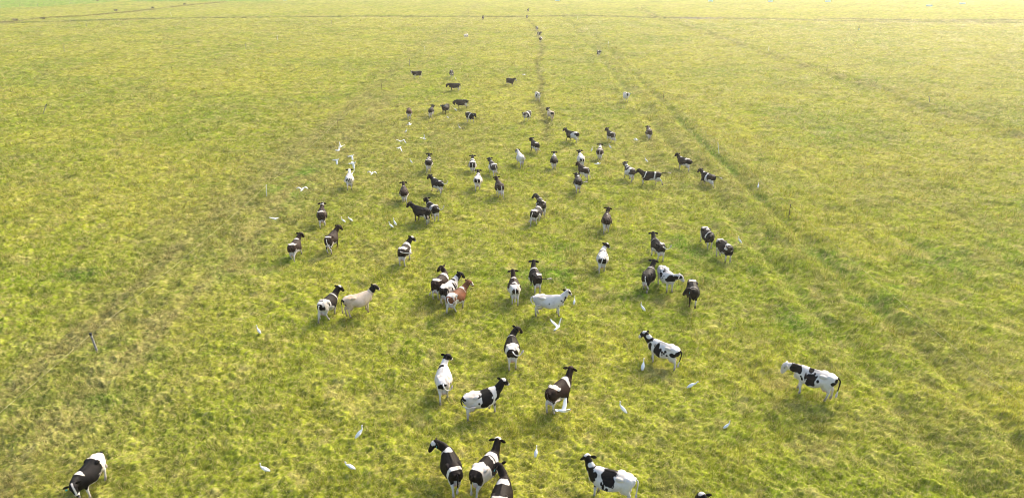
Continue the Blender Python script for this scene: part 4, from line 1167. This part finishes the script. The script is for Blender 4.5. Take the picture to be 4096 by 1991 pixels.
NECKS = {
    'tall': [(.09, 0, .355), (.125, 0, .41), (.125, 0, .47), (.11, 0, .53), (.13, 0, .575), (.16, 0, .58)],
    'mid': [(.10, 0, .33), (.155, 0, .37), (.15, 0, .42), (.135, 0, .46), (.165, 0, .495), (.20, 0, .495)],
    'lean': [(.11, 0, .31), (.18, 0, .36), (.21, 0, .41), (.235, 0, .45), (.27, 0, .47), (.305, 0, .465)],
}
STAND = {}
for nm, nk in NECKS.items():
    up = {'tall': 0.0, 'mid': .0, 'lean': .0}[nm]
    path = [(-.215, 0, .09), (-.155, 0, .145), (-.07, 0, .215), (.01, 0, .275), (.055, 0, .315)] + nk
    rad = [.018, .045, .078, .082, .066, .044, .028, .023, .024, .030, .020]
    body = [tube3(path, rad, 10, .82)]
    for s in (-1, 1):                                   # folded wings
        body.append(tube3([(-.235, s * .028, .075), (-.145, s * .056, .145), (-.04, s * .066, .225), (.035, s * .055, .285)], [.012, .042, .055, .028], 8, .35))
    h = nk[-1]
    beak = [tube3([(h[0] + .005, 0, h[2]), (h[0] + .05, 0, h[2] - .008), (h[0] + .095, 0, h[2] - .02)], [.013, .009, .002], 6)]
    STAND[nm] = (bird_mesh("egret_body", body, FEATHER), bird_mesh("beak", beak, BEAK),
                 [bird_mesh("leg", [tube3([(-.03, s * .035, .20), (-.05, s * .035, .10), (-.03, s * .035, -.04), (.03, s * .035, -.045)], [.010, .008, .007, .005], 6)], LEGM) for s in (-1, 1)],
                 bird_mesh("crown", [ball((h[0] - .012, 0, h[2] + .008), (.030, .024, .026), 8, 6)], BUFF))

def wing_mesh(s, flap, sweep, fold, span=.44):
    """one cambered wing; flap in degrees above level at the root, bending more at the wrist"""
    V, F = [], []
    ns, nc = 9, 5
    pos = np.array([.05, s * .045, .02]); ang = math.radians(flap)
    prev = 0
    for i in range(ns):
        t = i / (ns - 1)
        a = ang * (1 - .15 * t) + math.radians(fold) * max(0, t - .45) / .55
        step = span * (t - prev); prev = t
        pos = pos + np.array([-math.sin(math.radians(sweep)) * step * (1 if t > .45 else -.5), s * math.cos(a) * step, math.sin(a) * step])
        chord = .17 * (1 - .15 * t) * (1 - max(0, t - .6) ** 2 * 4.5)
        for side in (1, -1):
            for c in range(nc):
                q = c / (nc - 1)
                th = .010 * math.sin(math.pi * min(1, q * 1.0 + .05)) * (1 - .7 * t)
                cam_ = .03 * math.sin(math.pi * q)
                V.append((pos[0] + .03 - chord * q, pos[1] - s * math.sin(a) * (cam_ + side * th), pos[2] + math.cos(a) * (cam_ + side * th)))
    m_ = 2 * nc
    for i in range(ns - 1):
        for c in range(nc - 1):
            a0 = i * m_ + c; b0 = (i + 1) * m_ + c
            F.append((a0, a0 + 1, b0 + 1, b0)); a1 = a0 + nc; b1 = b0 + nc
            F.append((a1, b1, b1 + 1, a1 + 1))
        F.append((i * m_, (i + 1) * m_, (i + 1) * m_ + nc, i * m_ + nc))
        F.append((i * m_ + nc - 1, i * m_ + 2 * nc - 1, (i + 1) * m_ + 2 * nc - 1, (i + 1) * m_ + nc - 1))
    return V, F

FLY = {}
for nm, (fl, sw, fo) in {'up': (58, 8, 8), 'high': (38, 10, -6), 'level': (10, 12, -8), 'arch': (40, 14, -115), 'down': (-42, 14, -10), 'vee': (30, 20, -22)}.items():
    path = [(-.30, 0, .0), (-.22, 0, .0), (-.10, 0, -.005), (.02, 0, .0), (.10, 0, .012), (.15, 0, .035), (.16, 0, .06), (.20, 0, .07), (.235, 0, .062)]
    rad = [.012, .040, .062, .070, .055, .040, .032, .030, .018]
    body = [tube3(path, rad, 10, .85), wing_mesh(1, fl, sw, fo), wing_mesh(-1, fl, sw, fo),
            tube3([(-.20, 0, .0), (-.28, 0, .0), (-.35, 0, -.005)], [.02, .05, .045], 8, 1.0)]
    body[3] = ([(v[0], v[1] * 1.3, v[2] * .2) for v in body[3][0]], body[3][1])
    FLY[nm] = (bird_mesh("egret_body", body, FEATHER), bird_mesh("beak", [tube3([(.235, 0, .062), (.28, 0, .052), (.32, 0, .042)], [.013, .009, .002], 6)], BEAK),
               [bird_mesh("leg", [tube3([(-.18, s * .02, -.03), (-.32, s * .02, -.03), (-.46, s * .02, -.025)], [.009, .008, .005], 6)], LEGM) for s in (-1, 1)])

def egret(px, py, r, label, pose_='mid', size=1.0, crown=False):
    c = G(px, py, .05)
    az = math.atan2(c[0], c[1]) + math.radians(r)
    b, k, l, cr = STAND[pose_]
    o = bpy.data.objects.new("egret", b)
    gz = float(height(c[0:1], c[1:2])[0])
    o.location = (c[0], c[1], gz + .02); o.rotation_euler = (0, 0, math.pi / 2 - az); o.scale = (size * .88,) * 3
    link(o)
    link(bpy.data.objects.new("beak", k), o)
    for m_ in l: link(bpy.data.objects.new("leg", m_), o)
    if crown: link(bpy.data.objects.new("crown", cr), o)["label"] = "rusty buff crown"
    tag(o, label, "egret", "egrets standing in the grass")

def flyer(px, py, z, r, pose_, label, bank=0, pitch=0, size=1.0):
    c = G(px, py, z)
    az = math.atan2(c[0], c[1]) + math.radians(r)
    b, k, l = FLY[pose_]
    o = bpy.data.objects.new("flying_egret", b)
    o.location = tuple(c); o.rotation_mode = 'ZYX'
    o.rotation_mode = 'XYZ'
    R = Matrix.Rotation(math.pi / 2 - az, 4, 'Z') @ Matrix.Rotation(math.radians(-pitch), 4, 'Y') @ Matrix.Rotation(math.radians(bank), 4, 'X')
    o.rotation_euler = R.to_euler(); o.scale = (size,) * 3
    link(o)
    link(bpy.data.objects.new("beak", k), o)
    for m_ in l: link(bpy.data.objects.new("leg", m_), o)
    tag(o, label, "egret", "egrets flying over the grass")

egret(1058, 1884, -80, "egret facing left, farther left of the two egrets near the bottom, left of the cows", 'tall')
egret(1401, 1885, -80, "egret facing left at the bottom, just left of the head-turned brown cow", 'mid')
egret(1441, 1750, 70, "tall upright egret with long neck, left of the cows in the foreground", 'tall', 1.1)
egret(2144, 1821, 10, "egret seen from behind between the bottom cows and the white blotched cow", 'mid', .9)
egret(2488, 1652, -70, "egret with long neck facing left, above the large white cow at the bottom", 'tall', 1.1)
egret(2766, 1551, 80, "egret leaning forward to the right, between two black and white cows", 'lean', 1.05)
egret(2906, 1718, 60, "small egret facing right in open grass, lowest on the right", 'tall', .8)
egret(2571, 1478, 5, "egret seen from behind beside the forelegs of the spotted walking cow", 'tall', 1.1)
egret(2569, 1241, -60, "egret with rusty crown facing left, below the nearly all black cow", 'tall', 1.0, True)
egret(2297, 1212, 10, "egret standing right in front of the white cow's face", 'tall', .9)
egret(1036, 1333, -30, "lone egret in dry grass far left of the tan cow", 'tall', .9)
egret(1373, 890, -80, "left egret of the side by side pair near the left fence cows", 'tall', .95)
egret(1402, 888, -80, "right egret of the side by side pair near the left fence cows", 'mid', .95)
egret(1564, 914, -75, "lower left egret of the pair left of the black cow with pink udder", 'tall', 1.0)
egret(1580, 903, -30, "upper right egret of the pair left of the black cow with pink udder", 'tall', 1.1)
egret(1644, 650, -50, "egret on the ground left of a black cow with white back patch", 'tall', .9)
egret(1620, 571, -40, "egret on the ground directly right of an egret spreading its wings", 'mid', .9)
egret(1625, 533, 60, "egret on the ground below the gliding egret, upper left", 'tall', .95)
egret(1838, 510, -60, "lone egret in the grass below the black cow with white girth band", 'tall', .9)
egret(2367, 602, 20, "egret standing left of the brown cow with cream neck top", 'tall', .9)
egret(2439, 594, -60, "egret standing right of the brown cow with cream neck top", 'tall', 1.0)
egret(2584, 646, -75, "egret facing left above the galloping black cow", 'tall', 1.0)
egret(3032, 751, 0, "egret with rusty crown in the ridge grass by the right fence", 'mid', 1.0, True)
egret(2956, 981, -60, "egret right of the two black cows bending their heads", 'tall', .95)
egret(1791, 473, -70, "tiny egret below the black cow with cyan ear tags", 'tall', .9)
egret(1822, 443, -60, "tiny leaning egret below the grazing brown black cow", 'lean', 1.0)
egret(1823, 317, -20, "tiny egret beside the distant cow facing the camera", 'mid', .8)

flyer(1639, 498, 1.2, 80, 'level', "egret gliding with long level wings below the brown grazing cow", bank=8)
flyer(1602, 566, 1.0, 170, 'vee', "egret spreading shallow raised wings as it lands, left of a standing egret", bank=-4)
flyer(1697, 555, 1.5, -20, 'up', "egret with one wing raised high, rightmost of the upper left flock", bank=-35)
flyer(1599, 591, 1.5, 35, 'down', "egret on the downstroke below the landing egret, upper left", bank=20)
flyer(1355, 601, 2.5, 40, 'high', "egret banking with both wings spread, overlapping another egret", bank=-42)
flyer(1363, 588, 2.7, 30, 'up', "egret behind and above the banking egret, topmost of the left flock", bank=25)
flyer(1346, 640, 2.0, 90, 'down', "leftmost egret of the flock above the white running cow", bank=15)
flyer(1406, 624, 2.2, 70, 'down', "egret with drooped wings in the middle of the flock above the white cow", bank=20)
flyer(1412, 653, 2.2, 75, 'down', "egret nearest above the white running cow's head", bank=35, size=1.1)
flyer(1407, 697, 1.6, 15, 'up', "egret with wings up touching the white running cow's shoulder", bank=0)
flyer(1488, 694, 1.6, 15, 'arch', "egret with arched wings right of the white running cow", bank=4)
flyer(1209, 758, 1.6, 20, 'arch', "egret with arched wings left of the white running cow", bank=-4, size=1.15)
flyer(1095, 875, .8, -40, 'level', "egret coming in to land in the dry grass, far left", bank=20, size=.9)
flyer(2542, 560, 1.0, -75, 'vee', "egret flying left with wings half raised, below the rightmost brown cow", bank=18)
flyer(2393, 656, 1.4, 85, 'level', "egret gliding right below the brown cow with cream neck top", bank=-10)
flyer(2232, 1306, 1.0, 25, 'up', "egret fluttering with wings up just below the white cow", bank=-20, size=1.15)
flyer(2256, 1642, .7, 70, 'up', "egret flapping beside the brown cow's hind feet", bank=12, pitch=-15, size=1.15)
flyer(2097, 300, .8, 85, 'level', "tiny egret flying low near the distant cow path", bank=0)

# ----------------------------------------------------------------------------
# fences
# ----------------------------------------------------------------------------
POSTM = {'wood': plain("post_weathered_wood", (.30, .285, .27), .85, .25, 12), 'thin': plain("post_brown_steel", (.10, .06, .04), .7, .2, 12), 'white': plain("post_white_plastic", (.80, .82, .80), .5, .04, 6)}
WIREM = plain("fence_wire", (.40, .37, .18), .5, .1, 3)
INSM = plain("insulator_black", (.02, .02, .022), .5, .1, 8)

def cyl(a, b, r0, r1, n=8):
    a, b = np.array(a, float), np.array(b, float)
    t = (b - a) / np.linalg.norm(b - a)
    u = np.cross(t, [0.2, .97, .1]); u /= np.linalg.norm(u); v = np.cross(t, u)
    V = []
    for p, r in ((a, r0), (b, r1)):
        for k in range(n):
            g = 2 * math.pi * k / n
            V.append(tuple(p + r * (u * math.cos(g) + v * math.sin(g))))
    F = [(k, (k + 1) % n, n + (k + 1) % n, n + k) for k in range(n)] + [tuple(range(n - 1, -1, -1)), tuple(range(n, 2 * n))]
    return V, F

def build_fence(label, posts):
    root = empty("wire_fence", tuple(G(posts[0][0], posts[0][1])))
    base0 = np.array(root.location)
    tops = []
    rr = random.Random(int(posts[0][0]) + 999)
    for i, (px, py, kind, top) in enumerate(posts):
        b = G(px, py, 0.05)
        gz = float(height(b[0:1], b[1:2])[0])
        hgt = {'wood': 1.25, 'thin': 1.15, 'white': 1.2}[kind]
        t = np.array([b[0] + rr.uniform(-.05, .05), b[1] + rr.uniform(-.04, .04), hgt])
        if top:                                            # leaning post: tilt sideways as in the picture
            tt = G(top[0], top[1], hgt)
            t = np.array([tt[0], b[1] + np.clip(tt[1] - b[1], -.3, .3), hgt])
        b = b.copy(); b[2] = gz - .15
        r = {'wood': .052, 'thin': .028, 'white': .034}[kind]
        parts = [cyl(b, t, r * 1.05, r * .92, 9)]
        V, F = merge(parts)
        V = [tuple(np.array(v) - base0) for v in V]
        me = mesh_from("post", V, F, smooth=False); me.materials.append(POSTM[kind])
        o = link(bpy.data.objects.new("post", me), root)
        if kind == 'white': o["label"] = "white plastic stake"
        else:
            if math.hypot(t[0], t[1]) < 140:
                q = t - base0
                V, F = cyl(q + np.array([0, 0, -.10]), q + np.array([0, 0, .012]), r * 1.35, r * 1.15, 8)
                me = mesh_from("insulator", V, F, smooth=False); me.materials.append(INSM)
                link(bpy.data.objects.new("insulator", me), o)
        tops.append(t + np.array([0, 0, -.06]))
    # wire strung from post to post with a little sag
    if len(tops) > 4 and 'row of brown' not in label:
        P = []
        for a, b in zip(tops[:-1], tops[1:]):
            for k in range(8):
                q = k / 8
                P.append(a * (1 - q) + b * q - np.array([0, 0, .25 * 4 * q * (1 - q) * min(1, np.linalg.norm(b - a) / 40)]))
        P.append(tops[-1])
        parts = [cyl(P[i] - base0, P[i + 1] - base0, .006, .006, 5) for i in range(len(P) - 1)]
        V, F = merge(parts)
        me = mesh_from("wire", V, F); me.materials.append(WIREM)
        link(bpy.data.objects.new("wire", me), root)
    tag(root, label, "fence", "fences dividing the paddocks")
for lab, posts in FENCES:
    build_fence(lab, posts)

# ----------------------------------------------------------------------------
# marker post, water troughs, rank weeds by the far drain
# ----------------------------------------------------------------------------
def marker():
    b = G(3432, 124)
    root = empty("marker_post", tuple(b))
    V, F = cyl((0, 0, -.1), (.12, 0, 1.5), .06, .05)
    me = mesh_from("post", V, F, False); me.materials.append(POSTM['thin']); link(bpy.data.objects.new("post", me), root)
    V, F = cyl((.16, -.06, .30), (.16, -.06, .62), .11, .13, 10)
    me = mesh_from("bucket", V, F, False); me.materials.append(plain("bucket_blue", (.18, .42, .50), .5, .08, 6)); link(bpy.data.objects.new("bucket", me), root)
    tag(root, "brown marker post with pale blue bucket, alone at upper right", "post")
marker()

TROUGH = plain("trough_blue", (.42, .70, .82), .6, .10, 5)
WATER = NT("trough_water"); WATER.p.inputs['Base Color'].default_value = (.05, .09, .10, 1); WATER.p.inputs['Roughness'].default_value = .05
def trough_meshes():
    bm = bmesh.new()
    w, d, h, t = 1.25, .50, .62, .07
    co = [(-w, -d), (w, -d), (w, d), (-w, d)]
    ci = [(-w + t, -d + t), (w - t, -d + t), (w - t, d - t), (-w + t, d - t)]
    ob = [bm.verts.new((x * .94, y * .90, -.05)) for x, y in co]; ot = [bm.verts.new((x, y, h)) for x, y in co]
    it = [bm.verts.new((x, y, h)) for x, y in ci]; ib = [bm.verts.new((x * .95, y * .92, .12)) for x, y in ci]
    for k in range(4):
        j = (k + 1) % 4
        bm.faces.new((ob[k], ob[j], ot[j], ot[k])); bm.faces.new((ot[k], ot[j], it[j], it[k])); bm.faces.new((it[k], it[j], ib[j], ib[k]))
    bm.faces.new(ib); bm.faces.new(ob[::-1])
    bmesh.ops.bevel(bm, geom=bm.edges[:], offset=.02, segments=1, affect='EDGES')
    me = bpy.data.meshes.new("water_trough"); bm.to_mesh(me); bm.free(); me.materials.append(TROUGH)
    wm = mesh_from("water", [(-w + .09, -d + .09, h - .10), (w - .09, -d + .09, h - .10), (w - .09, d - .09, h - .10), (-w + .09, d - .09, h - .10)], [(0, 1, 2, 3)], False)
    wm.materials.append(WATER.m)
    return me, wm
TM, WM = trough_meshes()
for px, py, sc, lab in ((435, 1.5, .7, "pale blue trough on the horizon left, near the dark tilled plot"), (1140, 2.2, 1.0, "pale blue trough at the top edge, left of centre, nearer the left"),
        (1361, 1.8, 1.0, "pale blue trough at the top edge, left of centre, nearer the middle"), (2229, 3.5, 1.1, "pale blue trough at the top edge above the far end of the cow path"),
        (2842, 7.5, 1.0, "pale blue trough at the top, leftmost of the right hand row"), (3082, 8, 1.0, "pale blue trough at the top, second of the right hand row"),
        (3311, 8.5, 1.1, "pale blue trough at the top, third of the right hand row"), (3716, 26.5, 1.1, "pale blue trough at far upper right, lower of two"), (3849, 17.5, 1.1, "pale blue trough at far upper right, higher of two near the corner")):
    c = G(px, py)
    o = bpy.data.objects.new("water_trough", TM); o.location = (c[0], c[1], 0); o.scale = (sc, sc, sc); o.rotation_euler = (0, 0, .05)
    link(o); link(bpy.data.objects.new("water", WM), o)
    tag(o, lab, "trough", "water troughs across the far pasture")

def weed_mesh(seed):
    r = random.Random(seed)
    V, F = [], []
    for k in range(60):
        a = r.uniform(0, 6.283); q = .5 * math.sqrt(r.random()); L = r.uniform(.5, 1.1)
        x, y = q * math.cos(a), q * math.sin(a); dx, dy = r.gauss(0, .22), r.gauss(0, .22); w = .05
        b = len(V)
        V += [(x - w, y, -.05), (x + w, y, -.05), (x + dx + w * .8, y + dy, L * .6), (x + dx - w * .8, y + dy, L * .6), (x + dx * 2.2, y + dy * 2.2, L)]
        F += [(b, b + 1, b + 2, b + 3), (b + 3, b + 2, b + 4)]
    me = mesh_from("weed_clump", V, F); me.materials.append(WEED)
    return me
WEED = plain("weed_leaf", (.17, .155, .06), .8, .3, 3)
WMS = [weed_mesh(i) for i in range(3)]
for i, (px, py, sc, lab) in enumerate(((173, 77, 1.6, "brown weed clump left end of the drain, upper left"), (62, 84, 1.9, "wide brown weed clump at the left edge by the drain"), (611, 33, 1.7, "dark green weed clump in the dry strip, upper left"),
        (463, 44, 1.6, "olive weed clump left of the dark green one, upper left"), (284, 15, 2.0, "reddish weed clump by the row of brown posts"), (738, 19, 1.5, "small olive weed clump right of the dark green one"), (390, 5, 1.6, "tiny weed clump on the far boundary, upper left"))):
    c = G(px, py)
    o = bpy.data.objects.new("weed_clump", WMS[i % 3]); o.location = (c[0], c[1], 0); o.scale = (sc * .7, sc * .7, sc * .5); o.rotation_euler = (0, 0, i * 1.3)
    link(o); tag(o, lab, "weeds", "weed clumps in the upper left")
